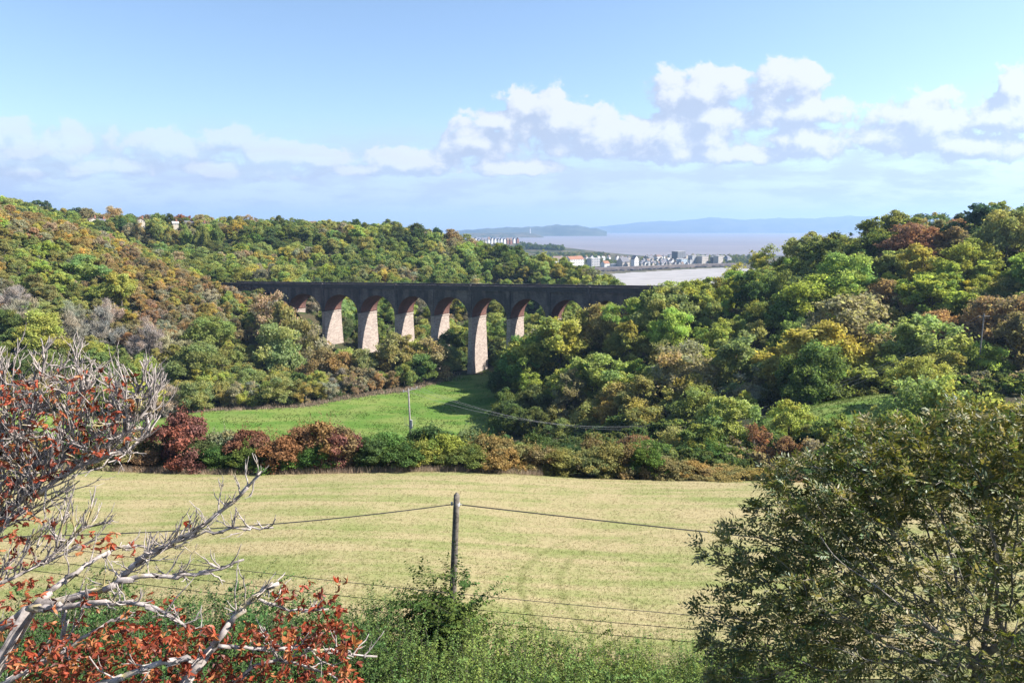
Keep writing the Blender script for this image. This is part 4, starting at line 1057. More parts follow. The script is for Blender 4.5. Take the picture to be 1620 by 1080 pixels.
def wire(name, a, b, sag, r, mat, label, cat='wire', group=None, n=36):
    a = np.array(a, float); b = np.array(b, float); t = np.linspace(0, 1, n)[:, None]
    pts = a + (b - a) * t; pts[:, 2] -= sag * 4 * (t * (1 - t))[:, 0]
    mb = MB(); mb.tube(pts - a, r, 5)
    o = link(name, mb.mesh(name, [mat]), None, a); tag(o, label, cat, group); return o
top_w = np.array([pb_[0], 33.6, zg]) + wt
wire('overhead_cable', top_w + [-.27, -.02, 0], P(-260, 850, 25.), .55, .028, M['wire'], 'black cable running left from the top of the near pole', 'cable')
wire('overhead_cable', top_w + [.27, -.02, -.02], P(3000, 1000, 31.), .5, .032, M['wire'], 'black cable running right from the near pole to the ash tree', 'cable')
for k, (va, vb) in enumerate(((886, 973), (909, 995), (927, 1016))):
    a_, b_ = P(60, va - 24, 31.0), P(1420, vb + 24, 30.2); up_w = np.array([0, 0, 2.02])
    wire('field_wire', a_ - (b_ - a_) * .8 + up_w, b_ + (b_ - a_) * .8 + up_w, 2.37, .016, M['wire'], ['highest', 'middle', 'lowest'][k] + ' of three thin wires crossing in front of the mown field', 'wire', 'three wires in front of the field')

# pale pole beyond the hedge
pp0 = P(646, 614, 138.); zg = float(gz(pp0[0], 138.)[0])
pale = empty('pale_pole', (pp0[0], 138., zg)); tag(pale, 'pale pole with crossarm rising behind the hedge in front of the green meadow', 'utility pole')
hgt = pp0[2] - zg
mb = MB(); mb.tube([(.35, 0, -.6), (.2, 0, hgt * .4), (0, 0, hgt)], [.23, .2, .16], 10); link('shaft', mb.mesh('shaft', [M['pale_wood']], smooth=True), pale)
ca = unit(np.array([1., .55, 0.])); cz_ = hgt - .45
mb = MB(); mb.tube([-ca * 1.25 + [0, 0, cz_ - .25], ca * 2.0 + [0, 0, cz_ + .25]], .09, 4); link('crossarm', mb.mesh('crossarm', [M['pale_wood']]), pale)
ins = [-ca * 1.1 + [0, 0, cz_ - .2], ca * .75 + [0, 0, cz_ + .1], ca * 1.85 + [0, 0, cz_ + .22]]
for q in ins:
    mb = MB(); mb.tube([q, q + [0, 0, .16], q + [0, 0, .18], q + [0, 0, .34], q + [0, 0, .4]], [.03, .05, .1, .09, .03], 8); link('insulator', mb.mesh('insulator', [M['steel']]), pale)
mb = MB(); mb.box(.18, .62, -.25, .25, hgt * .44, hgt * .56)
for q in (-.9, -.6, .8, 1.2): mb.tube([(0.1, 0, hgt * .46), (q, .1, hgt * .5), (q, .1, hgt * .6)], .03, 5)
link('switch_gear', mb.mesh('switch_gear', [M['steel']]), pale)
mb = MB(); mb.tube([(.16, 0, hgt * .36), (.16, 0, hgt * .42)], .235, 10); link('band', mb.mesh('band', [M['pole_wood']]), pale)
# pole on the right hillside
q0 = P(1557, 496, 139.); zg2 = min(float(gz(q0[0], 139.)[0]), q0[2] - 9.)
hp = empty('hillside_pole', (q0[0], 139., zg2)); tag(hp, 'thin grey pole among the trees on the right hillside', 'utility pole')
h2 = q0[2] - zg2
mb = MB(); mb.tube([(.1, 0, -.5), (0, 0, h2)], [.17, .12], 8); link('shaft', mb.mesh('shaft', [M['pale_wood']]), hp)
mb = MB(); mb.tube([(-1.1, .2, h2 - .5), (1.1, -.2, h2 - .5)], .07, 4); link('crossarm', mb.mesh('crossarm', [M['pale_wood']]), hp)
ends = [np.array([q0[0], 139., zg2]) + np.array([x, -.2 * x * .18, h2 - .4]) for x in (-1., 0.02, 1.)]
vs_pos = [np.array([pp0[0], 138., zg]) + q + [0, 0, .38] for q in ins]
for k in range(3):
    wire('power_line', vs_pos[k], ends[k], [14.6, 15.2, 15.9][k], .017, M['bright_wire'], 'bright power line sagging between the pale pole and the hillside pole, %s of three' % ['nearest', 'middle', 'farthest'][k], 'power line', 'power lines over the valley', 60)

# ------------------------------------------------------------------ branching skeletons
def colonize(nodes, parent, att, step, di, dk, iters, rng, trop=(0, 0, 0), inertia=.35):
    nodes = [np.array(q, float) for q in nodes]; parent = list(parent); att = np.array(att, float)
    trop = np.array(trop, float)
    N_ = np.array(nodes); near = np.full(len(att), -1); nd = np.full(len(att), 1e9)
    def upd(newidx):
        for j in newidx:
            d = np.linalg.norm(att - N_[j], axis=1); b = d < nd; nd[b] = d[b]; near[b] = j
    upd(range(len(N_)))
    for it in range(iters):
        if not len(att): break
        act = nd < di
        if not act.any(): break
        dirs = {}
        for j in np.unique(near[act]):
            s = (near == j) & act
            d = unit(att[s] - N_[j]).mean(0)
            pj = parent[j]
            if pj >= 0: d = d + inertia * unit(N_[j] - N_[pj])
            d = unit(d + trop + rng.normal(size=3) * .12); dirs[j] = d
        new = []
        for j, d in dirs.items():
            q = N_[j] + d * step
            new.append((q, j))
        k0 = len(N_); N_ = np.vstack([N_, np.array([q for q, _ in new])]); parent += [j for _, j in new]
        upd(range(k0, len(N_)))
        keep = nd > dk
        att, near, nd = att[keep], near[keep], nd[keep]
    return N_, np.array(parent)

def skeleton_tubes(N_, parent, tip, expo=2.3, kthick=.02, rmax=None, skip_to=0):
    n = len(N_); ch = [[] for _ in range(n)]
    for i, p in enumerate(parent):
        if p >= 0: ch[p].append(i)
    rad = np.zeros(n)
    for i in range(n - 1, -1, -1):
        rad[i] = tip if not ch[i] else sum(rad[c_] ** expo for c_ in ch[i]) ** (1 / expo)
    if rmax: rad = np.minimum(rad, rmax)
    chains = []
    for i in range(n):
        p = parent[i]
        if i < skip_to: continue
        start = p < 0 or p < skip_to or max(ch[p], key=lambda q: rad[q]) != i
        if not start: continue
        c_ = [p] if p >= 0 else []; j = i
        while True:
            c_.append(j)
            if not ch[j]: break
            j = max(ch[j], key=lambda q: rad[q])
        if len(c_) > 1:
            rr = rad[c_].copy()
            if p >= 0: rr[0] = rr[1]
            chains.append((c_, rr))
    tips = [i for i in range(n) if not ch[i] and i >= skip_to]
    return chains, rad, tips, ch
def smooth_chain(p):
    if len(p) < 4: return p
    q = p.copy(); q[1:-1] = .25 * p[:-2] + .5 * p[1:-1] + .25 * p[2:]; return q

# ------------------------------------------------------------------ ash tree, right foreground
arng = np.random.default_rng(12)
YA = 7.6
lobes = [(1520, 925, YA, 2.15, 1.7, 1.55), (1185, 880, YA, .52, .5, .42), (1160, 985, YA - .2, .45, .5, .36), (1190, 1055, YA - .3, .5, .6, .45), (1290, 800, YA + .1, .72, .7, .62),
         (1420, 745, YA + .2, .8, .8, .6), (1550, 718, YA + .2, .8, .9, .6), (1700, 730, YA, .9, .9, .7), (1800, 900, YA, 1., 1., .9), (1300, 970, YA - .5, .8, .7, .7), (1450, 1000, YA - .9, .9, .6, .8), (1650, 980, YA - .6, .9, .7, .9)]
att = []
for (u, v, y, rx, ry, rz_) in lobes:
    n = int(900 * rx * rz_)
    q = unit(arng.normal(size=(n, 3))) * (arng.random((n, 1)) ** .28)
    att.append(P(u, v, y) + q * np.array([rx, ry, rz_]))
att = np.concatenate(att)
fork = P(1545, 1050, YA + .1); zg = float(gz(fork[0], YA)[0])
ash_o = np.array([fork[0] + .35, YA + .1, zg])
base_n = [ash_o + (fork - ash_o) * t + np.array([.15 * math.sin(t * 3), 0, 0]) for t in np.linspace(0, 1, 12)]
N_, par = colonize(base_n, [-1] + list(range(11)), att, .10, 1.3, .165, 90, arng, trop=(0, 0, .08))
chains, rad, tips, ch = skeleton_tubes(N_, par, .0042, 2.35)
ash = empty('ash_tree', tuple(ash_o)); tag(ash, 'big dark green ash tree filling the lower right foreground', 'tree')
mbt, mbb = MB(), MB()
for c_, rr in chains:
    pts = smooth_chain(N_[c_]) - ash_o
    (mbt if rr[1] > .035 else mbb).tube(pts, rr, 8 if rr[1] > .02 else 4, cap=rr[1] > .02)
link('trunk', mbt.mesh('trunk', [M['ash_bark']], smooth=True), ash)
link('branches', mbb.mesh('branches', [M['ash_bark']], smooth=True), ash)
def rel_(q): return np.linalg.norm((q - ctr) / np.array([2.3, 1.9, 1.7]))
ch_cnt = np.array([len(q) for q in ch]); ctr = P(1520, 940, YA)
lo, la, ln = [], [], []
for i in range(12, len(N_)):
    if rad[i] > .0105: continue
    d = unit(N_[i] - N_[par[i]]); outw = unit(N_[i] - ctr + np.array([0, 0, .3]))
    pu, pv, pd = proj(N_[i])
    rel = np.linalg.norm((N_[i] - ctr) / np.array([2.3, 1.9, 1.7]))
    dens = 4.8 if not ch[i] else 2.2
    if pv < 820 and rel_(N_[i]) > .6: dens *= 1.35
    if 1330 < pu < 1640 and pv > 830 and N_[i][1] < YA - .1: dens *= .5     # thin, twiggy side
    if rel < .55: dens *= .75
    for _ in range(arng.poisson(dens)):
        a = unit(.6 * d + .6 * outw + arng.normal(size=3) * .55 + np.array([0, 0, -.1]))
        lo.append(N_[i] - ash_o); la.append(a); ln.append(unit(np.array([0, 0, 1.]) + outw * .35 + arng.normal(size=3) * .35))
lo, la, ln = map(np.array, (lo, la, ln)); nl = len(lo)
ln = unit(ln - la * (la * ln).sum(1, keepdims=True)); lb = np.cross(ln, la)
Lr = arng.uniform(.13, .23, nl)[:, None]; ltone = arng.random(nl); lcl = arng.random(nl)
VV, QQ, TT, CC = [], [], [], []; off = 0
for t_, sgn in [(.3, -1), (.3, 1), (.5, -1), (.5, 1), (.7, -1), (.7, 1), (.88, -1), (.88, 1), (1.05, 0)]:
    ax = unit(la * (.62 if sgn else 1.) + lb * sgn * .8 + np.array([0, 0, -.22]) + arng.normal(size=(nl, 3)) * .12)
    ll = arng.uniform(.056, .094, nl) * (1 - .25 * abs(t_ - .6)); pos = lo + la * Lr * t_ + np.array([0, 0, -.18]) * Lr * t_ ** 2 + ax * ll[:, None] * .52
    V, Q = diamonds(pos, unit(ln + arng.normal(size=(nl, 3)) * .28), ll, ll * .36, arng, axis=ax, fold=.16)
    VV.append(V); QQ.append(Q + off); off += len(V); TT.append(np.clip(ltone * .75 + arng.random(nl) * .3, 0, 1)); CC.append(lcl)
link('foliage', np_mesh('ash_foliage', np.concatenate(VV), np.concatenate(QQ), [M['ash_leaf']], attrs={'tone': ('FACE', np.concatenate(TT)), 'clump': ('FACE', np.concatenate(CC))}), ash)
print('ASH nodes', len(N_), 'leaves', nl)

# ------------------------------------------------------------------ chestnut, left foreground
crng = np.random.default_rng(31)
def z6(pts, d0, d1):     # traced limb: enlarged-crop coordinates and depths along it
    n = len(pts); return [P(x / 2., 540 + y / 2., d0 + (d1 - d0) * k / max(1, n - 1)) for k, (x, y) in enumerate(pts)]
LIMBS = [  # points, r0, r1
    (z6([(-330, 1120), (-150, 1010), (0, 905), (60, 865), (110, 838), (200, 818), (290, 800), (350, 775), (390, 745), (440, 690), (500, 655), (560, 630), (640, 590), (690, 545), (720, 515), (780, 470), (825, 415)], 4.2, 4.5), .062, .008),
    (z6([(330, 785), (420, 742), (480, 738), (560, 745), (640, 737), (720, 712), (765, 690)], 4.25, 4.4), .026, .008),
    (z6([(90, 845), (190, 848), (260, 822), (330, 825), (400, 822), (480, 830), (540, 868), (595, 908)], 4.15, 4.0), .030, .008),
    (z6([(110, 835), (160, 790), (205, 745), (290, 710), (330, 665), (400, 642), (470, 650)], 4.3, 4.8), .030, .008),
    (z6([(-200, 860), (0, 770), (60, 735), (120, 705), (180, 680), (210, 625), (275, 585)], 4.5, 4.9), .030, .006),
    (z6([(430, 690), (520, 640), (600, 625), (680, 590), (790, 592), (868, 590)], 4.45, 4.6), .018, .006),
    (z6([(-250, 760), (0, 600), (60, 540), (130, 480), (220, 400), (290, 375), (380, 352), (450, 322), (488, 270), (470, 170)], 4.8, 5.2), .040, .008),
    (z6([(-200, 640), (0, 500), (60, 440), (110, 390), (180, 330), (235, 250), (280, 180), (255, 90), (235, 45)], 5., 5.4), .032, .007),
    (z6([(-200, 520), (0, 420), (50, 350), (90, 280), (120, 190), (135, 100), (140, 35)], 5., 5.3), .030, .007),
    (z6([(-200, 700), (-50, 600), (40, 540), (120, 440), (230, 350), (310, 290), (400, 230), (450, 150), (460, 85)], 4.9, 5.3), .034, .007),
    (z6([(-180, 420), (0, 330), (20, 250), (10, 150), (-10, 60)], 5.1, 5.3), .025, .007),
    (z6([(290, 378), (340, 330), (400, 290), (440, 240), (480, 200), (495, 160)], 5., 5.2), .014, .006),
    (z6([(560, 1110), (600, 1060), (640, 1010), (690, 950), (720, 900), (760, 852), (810, 800), (878, 755)], 3.7, 3.9), .040, .013),
    (z6([(690, 962), (760, 972), (830, 968), (900, 972), (1000, 970), (1100, 990), (1190, 995)], 3.75, 4.), .016, .006),
    (z6([(800, 812), (850, 825), (900, 850), (960, 855), (1040, 848)], 3.85, 4.0), .012, .005),
    (z6([(640, 1010), (540, 1000), (470, 1030), (380, 1060), (250, 1110)], 3.7, 3.6), .022, .016),
    (z6([(-100, 1130), (60, 1060), (160, 1000), (230, 960), (310, 910), (380, 870), (420, 850)], 3.9, 4.2), .026, .007),
    (z6([(205, 840), (215, 880), (190, 930), (190, 970), (215, 1010), (250, 1030)], 4.15, 4.), .014, .006),
    (z6([(720, 1110), (760, 1050), (830, 1010), (900, 1000), (980, 1020), (1060, 1060)], 3.8, 4.), .018, .006),
]
def resample(pts, st):
    pts = np.array(pts); 
    for _ in range(2):   # chaikin
        q = np.empty((2 * len(pts), 3)); q[0::2] = np.vstack([pts[:1], .75 * pts[:-1] + .25 * pts[1:]]); q[1::2] = np.vstack([.25 * pts[:-1] + .75 * pts[1:], pts[-1:]]); pts = q
    d = np.concatenate([[0], np.cumsum(np.linalg.norm(np.diff(pts, axis=0), axis=1))]); n = max(4, int(d[-1] / st) + 1)
    t = np.linspace(0, d[-1], n); return np.stack([np.interp(t, d, pts[:, k]) for k in range(3)], 1)
tr_x, tr_y = -5.2, 4.6; zg = float(gz(tr_x, tr_y)[0]); ch_o = np.array([tr_x, tr_y, zg])
chest = empty('chestnut_tree', tuple(ch_o)); tag(chest, 'half bare chestnut tree with grey branches and curled red leaves at left', 'tree')
mb = MB(); head = np.array([-4.6, 4.5, -5.2]); 
mb.tube(np.array([ch_o + [0, 0, -.6], ch_o + [0, 0, .5], (ch_o + head) / 2 + [.1, 0, 0], head]) - ch_o, [.3, .24, .19, .15], 12)
for L_ in LIMBS:
    if L_[0][0][0] < -2.9 and L_[1] > .02:
        s = L_[0][0]; mb.tube(np.array([head - [.05, 0, .3 * crng.random()], (head + s) / 2 + [-.15, 0, .1], s]) - ch_o, [L_[1] * 1.5, L_[1] * 1.25, L_[1] * 1.02], 8)
link('trunk', mb.mesh('trunk', [M['chestnut_bark']], smooth=True), chest)
seeds, spar = [], []
for pts, r0, r1 in LIMBS:
    q = resample(pts, .07); n = len(q)
    q = q + np.concatenate([np.zeros((1, 3)), crng.normal(size=(n - 1, 3)) * .006])
    r0 *= .82; rr = r0 + (r1 - r0) * np.linspace(0, 1, n) ** .75; rr *= 1 + .10 * np.sin(np.arange(n) * 1.7 + r0 * 900) * crng.random(n)
    mb = MB(); mb.tube(q - ch_o, rr, 9); link('branch', mb.mesh('branch', [M['chestnut_bark']], smooth=True), chest)
    k0 = len(seeds)
    for k in range(n): seeds.append(q[k]); spar.append(k0 + k - 1 if k else -1)
def pxbox(u0, u1, v0, v1, y0, y1, n, fn=None):
    u = crng.uniform(u0, u1, n); v = crng.uniform(v0, v1, n); y = crng.uniform(y0, y1, n)
    if fn is not None:
        k = fn(u, v); u, v, y = u[k], v[k], y[k]
    return [P(a, b, c_) for a, b, c_ in zip(u, v, y)]
upper = lambda u, v: (v > np.interp(u, [-60, 20, 70, 150, 200, 240, 262], [556, 562, 560, 570, 590, 610, 650])) & (v < np.interp(u, [-60, 0, 60, 120, 180, 262], [850, 820, 780, 740, 730, 715]))
TW = []
def twig(p, d, L, r, depth):
    n = 5; t = np.linspace(0, 1, n)[:, None]; kink = crng.normal(size=(n, 3)) * L * .028; kink[0] = 0
    pts = p + d * L * t + np.array([.02, 0, .22]) * L * t ** 2 + kink
    TW.append((pts, np.linspace(r, r * .55, n)))
    if depth and L > .07:
        for k in range(crng.integers(1, 4)):
            f = crng.uniform(.25, .97); q = pts[0] + (pts[-1] - pts[0]) * f; i0 = min(int(f * (n - 1)), n - 2); q = pts[i0] + (pts[i0 + 1] - pts[i0]) * (f * (n - 1) - i0)
            side = unit(np.cross(d, unit(crng.normal(size=3)))); a = crng.uniform(.35, .95)
            twig(q, unit(d * math.cos(a) + side * math.sin(a) + np.array([0, 0, .32])), L * crng.uniform(.35, .65), max(.0022, r * .62), depth - 1)
sidx = 0
for li, (pts, r0, r1) in enumerate(LIMBS):
    q = resample(pts, .07); n = len(q); up_ = 6 <= li <= 11 or li == 4
    for k in range(2, n):
        f = k / n
        cnt = crng.poisson((1.25 if up_ else .62 if li in (0, 5) and f > .62 else .42) * (1.2 if f > .4 else .7))
        u, v, _ = proj(q[k])
        if u < -60: continue
        if li == 6 and f > .7: cnt = crng.poisson(1.0)
        for _ in range(cnt):
            tg = unit(q[k] - q[k - 1]); side = unit(np.cross(tg, unit(crng.normal(size=3)))); a = crng.uniform(.4, 1.15)
            d = unit(tg * math.cos(a) + side * math.sin(a) + np.array([0, 0, .38 if up_ else .28]))
            L = crng.uniform(.16, .48) * (1.05 if up_ else .55) * (1 - .35 * f)
            e = q[k] + d * L; ue, ve, _ = proj(e)
            if up_ and (ve < np.interp(ue, [-60, 20, 70, 150, 200, 240, 270], [556, 562, 560, 570, 585, 575, 640]) or ue > 262): L *= .4
            twig(q[k], d, L, .0082 if up_ else .0060, 2 if up_ else 1)
mb = MB()
for pts, r in TW: mb.tube(pts - ch_o, r, 4, cap=False)
link('twigs', mb.mesh('twigs', [M['chestnut_bark']], smooth=True), chest)
print('CHESTNUT twigs', len(TW))
# leaves: five to seven curled leaflets hanging from a stalk
lp = []
lp += pxbox(-40, 215, 585, 790, 4.65, 5.6, 620, lambda u, v: upper(u, v) & (crng.random(len(u)) < np.interp(v, [570, 640, 760], [.35, 1., .8])) & (u < 225 - (v - 600) * .1))
lp += pxbox(-30, 60, 780, 960, 4.3, 5., 40)
lp += pxbox(0, 80, 800, 880, 4.4, 4.9, 26); lp += pxbox(120, 185, 835, 872, 4.4, 4.7, 16); lp += pxbox(185, 215, 860, 890, 4.3, 4.6, 5)
lp += pxbox(20, 300, 985, 1095, 3.6, 4.3, 470, lambda u, v: v > np.interp(u, [0, 120, 200, 300], [1030, 1000, 985, 1000]))
lp += pxbox(-20, 110, 900, 1060, 3.9, 4.5, 70)
lp += pxbox(120, 300, 935, 1000, 4., 4.4, 34)
lp += pxbox(270, 570, 970, 1095, 3.6, 4.25, 430, lambda u, v: v > np.interp(u, [270, 360, 430, 560], [985, 985, 985, 990]))
lp += pxbox(430, 550, 920, 1000, 3.8, 4.1, 62); lp += pxbox(275, 300, 815, 830, 4.45, 4.5, 2)
lp = np.array(lp); nl = len(lp)
VV, QQ, TT, CC = [], [], [], []; off = 0
stem_dir = unit(crng.normal(size=(nl, 3)) * .7 + np.array([.1, 0, -.6])); ltone = crng.random(nl); lcl = crng.random(nl)
nb = np.cross(stem_dir, unit(crng.normal(size=(nl, 3)))); nb = unit(nb); nc = np.cross(stem_dir, nb)
for k in range(5):
    a = (k - 2) * .62 + crng.normal(size=nl) * .25
    ax = unit(stem_dir * np.cos(a)[:, None] + nb * np.sin(a)[:, None] + nc * .25)
    wd = unit(np.cross(ax, nc)); nn_ = np.cross(wd, ax)
    L_ = crng.uniform(.020, .062, nl); Wd = L_ * crng.uniform(.26, .42, nl); curl = crng.uniform(-2.2, 2.8, nl); foldv = crng.uniform(.1, .9, nl)
    m_ = 5; p = lp - ch_o; ang = np.zeros(nl); rows = []
    for q in range(m_):
        f = q / (m_ - 1); w = Wd * [.10, .62, 1., .8, .06][q]
        dirc = ax * np.cos(ang)[:, None] + nn_ * np.sin(ang)[:, None]; nrm = -ax * np.sin(ang)[:, None] + nn_ * np.cos(ang)[:, None]
        lift = nrm * (w * foldv)[:, None]
        rows.append((p - wd * w[:, None] * .5 + lift, p, p + wd * w[:, None] * .5 + lift))
        p = p + dirc * (L_ / (m_ - 1))[:, None]; ang = ang + curl / (m_ - 1)
    V = np.stack([np.stack(r_, 1) for r_ in rows], 1).reshape(nl, m_ * 3, 3)
    loc = np.array([(q * 3 + s, q * 3 + s + 1, q * 3 + s + 4, q * 3 + s + 3) for q in range(m_ - 1) for s in (0, 1)])
    Q = (np.arange(nl)[:, None, None] * (m_ * 3) + loc[None]).reshape(-1, 4)
    VV.append(V.reshape(-1, 3)); QQ.append(Q + off); off += nl * m_ * 3
    tn = np.clip(ltone * .8 + crng.random(nl) * .25, 0, 1); TT.append(np.repeat(tn, len(loc))); CC.append(np.repeat(lcl, len(loc)))
link('foliage', np_mesh('chestnut_foliage', np.concatenate(VV), np.concatenate(QQ), [M['chestnut_leaf']], attrs={'tone': ('FACE', np.concatenate(TT)), 'clump': ('FACE', np.concatenate(CC))}), chest)

# ------------------------------------------------------------------ buildings
def wallm(name, c_): return simple_mat(name, c_, .8, .12, .2)
WM = {'white': wallm('white_render', (.62, .61, .60)), 'cream': wallm('cream_render', (.46, .41, .35)), 'grey': wallm('grey_render', (.36, .36, .37)), 'brick': wallm('brick_wall', (.26, .12, .085)), 'dark': wallm('dark_cladding', (.15, .16, .18)), 'stone': wallm('stone_wall', (.42, .38, .35)), 'blue': wallm('blue_grey_render', (.34, .40, .47))}
RM = {'slate': wallm('slate_roof', (.13, .13, .15)), 'tile': wallm('tile_roof', (.26, .125, .075)), 'brown': wallm('brown_roof', (.17, .12, .10)), 'flat': wallm('flat_roof', (.40, .39, .38)), 'pale': wallm('pale_roof', (.52, .50, .49))}
M['pane'] = simple_mat('window_glass', (.045, .055, .07), .15, .2, 1., .6)
def building(name, label, u0, u1, vb, vt, Y, depth, wall, roof, rtype='gable', floors=2, cols=4, rot=R(40), group=None, chim=0, cat='building', zb=None, win=True, roof_share=.36):
    a, b = P(u0, vb, Y), P(u1, vb, Y); w = (b[0] - a[0]) * .92; depth = min(depth, w * .7); zt = P((u0 + u1) / 2, vt, Y)[2]; z0 = a[2] if zb is None else zb
    H = zt - z0; root = empty(name, ((a[0] + b[0]) / 2, Y, z0), rot)
    tag(root, label, cat, group)
    hw = w / 2; he = H * (1 - roof_share) if rtype != 'flat' else H - .5
    mb = MB(); mb.box(-hw, hw, 0, depth, -4, he)
    if rtype == 'gable_front': mb.add([(-hw, 0, he), (hw, 0, he), (0, 0, H)], tris=[(0, 1, 2)]); mb.add([(-hw, depth, he), (hw, depth, he), (0, depth, H)], tris=[(0, 2, 1)])
    if rtype == 'gable': mb.add([(-hw, 0, he), (-hw, depth, he), (-hw, depth / 2, H)], tris=[(0, 2, 1)]); mb.add([(hw, 0, he), (hw, depth, he), (hw, depth / 2, H)], tris=[(0, 1, 2)])
    link('wall', mb.mesh('wall', [WM[wall]]), root)
    mb = MB(); o_ = .35; t_ = .3
    if rtype == 'flat': mb.box(-hw - .3, hw + .3, -.3, depth + .3, he + .01, H)
    elif rtype == 'gable':
        for s in (-1, 1):
            y = -o_ if s < 0 else depth + o_; sl = (H - he) / (depth / 2)
            mb.add([(-hw - o_, y, he - o_ * sl + .05), (hw + o_, y, he - o_ * sl + .05), (hw + o_, depth / 2, H + .05), (-hw - o_, depth / 2, H + .05),
                    (-hw - o_, y, he - o_ * sl + .05 + t_), (hw + o_, y, he - o_ * sl + .05 + t_), (hw + o_, depth / 2, H + .05 + t_), (-hw - o_, depth / 2, H + .05 + t_)],
                   [(4, 5, 6, 7), (0, 1, 5, 4), (0, 4, 7, 3), (1, 2, 6, 5), (3, 2, 1, 0)])
    elif rtype == 'gable_front':
        for s in (-1, 1):
            x = s * (hw + o_); sl = (H - he) / hw
            mb.add([(x, -o_, he - o_ * sl + .05), (x, depth + o_, he - o_ * sl + .05), (0, depth + o_, H + .05), (0, -o_, H + .05), (x, -o_, he - o_ * sl + .05 + t_), (x, depth + o_, he - o_ * sl + .05 + t_), (0, depth + o_, H + .05 + t_), (0, -o_, H + .05 + t_)],
                   [(4, 5, 6, 7), (0, 4, 5, 1), (0, 3, 7, 4), (1, 5, 6, 2), (0, 1, 2, 3)])
    elif rtype == 'hip':
        mb.add([(-hw - o_, -o_, he), (hw + o_, -o_, he), (hw + o_, depth + o_, he), (-hw - o_, depth + o_, he), (-hw * .45, depth / 2, H), (hw * .45, depth / 2, H)], [(0, 1, 5, 4), (2, 3, 4, 5), (0, 3, 2, 1)], [(1, 2, 5), (3, 0, 4)])
    rf = link('roof', mb.mesh('roof', [RM[roof]]), root)
    for q in range(chim):
        x = (-.6 + 1.2 * q / max(1, chim - 1)) * hw if chim > 1 else hw * .5
        mb = MB(); mb.box(x - .45, x + .45, depth / 2 - .45, depth / 2 + .45, H - .8, H + 1.6); mb.tube([(x, depth / 2, H + 1.6), (x, depth / 2, H + 2.1)], .2, 6)
        link('chimney', mb.mesh('chimney', [WM['brick']]), rf)
    if win and cols:
        fh_ = he / floors; ww = min(1.6, w / cols * .5)
        for f in range(floors):
            for c_ in range(cols):
                x = -hw + w * (c_ + .5) / cols; z = fh_ * (f + .32)
                mb = MB(); mb.box(x - ww / 2, x + ww / 2, -.04, .12, z, z + fh_ * .45, 0)
                wn = link('window', mb.mesh('window', [M['pane']]), root)
                mb = MB(); mb.box(x - ww / 2 - .15, x + ww / 2 + .15, -.16, -.045, z - .16, z - .01)
                if w > 25: link('sill', mb.mesh('sill', [WM['white']]), wn)
    return root
B = building
B('hotel', 'long white three storey hotel with orange tiled roof above the beach', 896, 930, 422, 405.5, 1345, 14, 'white', 'tile', 'gable', 3, 8, roof_share=.28)
B('hotel_wing', 'white three storey wing with brown roof left of the orange roofed hotel', 874, 895.6, 420, 405.5, 1352, 13, 'white', 'brown', 'gable', 3, 5, roof_share=.3)
B('apartment_block', 'grey block under repair between the orange roofed hotel and a small white house', 932, 953, 424, 408.5, 1340, 13, 'grey', 'pale', 'flat', 4, 5)
B('house', 'small white house with red brown roof right of the grey block', 954, 967, 423, 413, 1325, 10, 'white', 'tile', 'gable', 2, 3)
B('beach_house', 'low white flat roofed building beside the red roofed house', 968, 980, 422.5, 417, 1322, 9, 'white', 'pale', 'flat', 1, 4)
B('villa', 'big grey gabled building above the middle of the beach', 981, 1000, 425, 407, 1320, 16, 'stone', 'slate', 'gable', 3, 5, chim=2, roof_share=.38)
B('villa_tower', 'tall bright white gabled building facing the beach', 1001, 1012.6, 426, 404.5, 1312, 13, 'white', 'slate', 'gable_front', 4, 3, roof_share=.25)
B('house', 'white house right of the tall white gabled building', 1014, 1023, 418.5, 412, 1420, 9, 'white', 'slate', 'gable', 2, 3)
B('house', 'cream house with slate roof high in the middle of the town', 1024, 1037, 413, 405, 1520, 10, 'cream', 'slate', 'gable', 2, 3, chim=1)
B('house', 'white house on the skyline with brown hipped roof', 1036, 1052, 411, 403, 1560, 11, 'white', 'brown', 'hip', 2, 3)
B('house', 'white gabled house in the lower middle of the town', 1046, 1058, 421, 411, 1380, 10, 'white', 'slate', 'gable', 2, 3)
B('house', 'bright white front gabled house left of the dark tower block', 1059, 1069, 421, 410.5, 1375, 10, 'white', 'slate', 'gable_front', 2, 3)
B('house', 'grey house with slate roof below the cream house', 1028, 1042, 420, 413, 1400, 9, 'grey', 'slate', 'gable', 2, 3)
B('tower_block', 'dark grey flat roofed tower block on the town skyline', 1067, 1089, 411, 397.5, 1500, 16, 'dark', 'flat', 'flat', 5, 4)
B('apartment_block', 'pale blue balconied block below the dark tower block', 1074, 1091, 422, 409.5, 1390, 12, 'blue', 'flat', 'flat', 4, 4)
B('flats', 'pale flat roofed flats just right of the dark tower block', 1092, 1104.5, 419.5, 404, 1440, 13, 'grey', 'flat', 'flat', 5, 3)
B('flats', 'wide pale flats in the middle of the row at right', 1106, 1124.5, 419.5, 405, 1440, 13, 'stone', 'flat', 'flat', 5, 5)
B('flats', 'dark recessed block between two pale blocks of flats', 1125, 1132, 419.5, 406.5, 1450, 11, 'dark', 'flat', 'flat', 5, 2)
B('flats', 'pale flats at the right end of the row', 1132.6, 1147, 419.5, 404.5, 1440, 13, 'stone', 'flat', 'flat', 5, 4)
B('house', 'grey slate roofed house past the right end of the flats', 1148, 1160, 415, 404.5, 1520, 12, 'grey', 'slate', 'hip', 2, 3)
trn = np.random.default_rng(17)
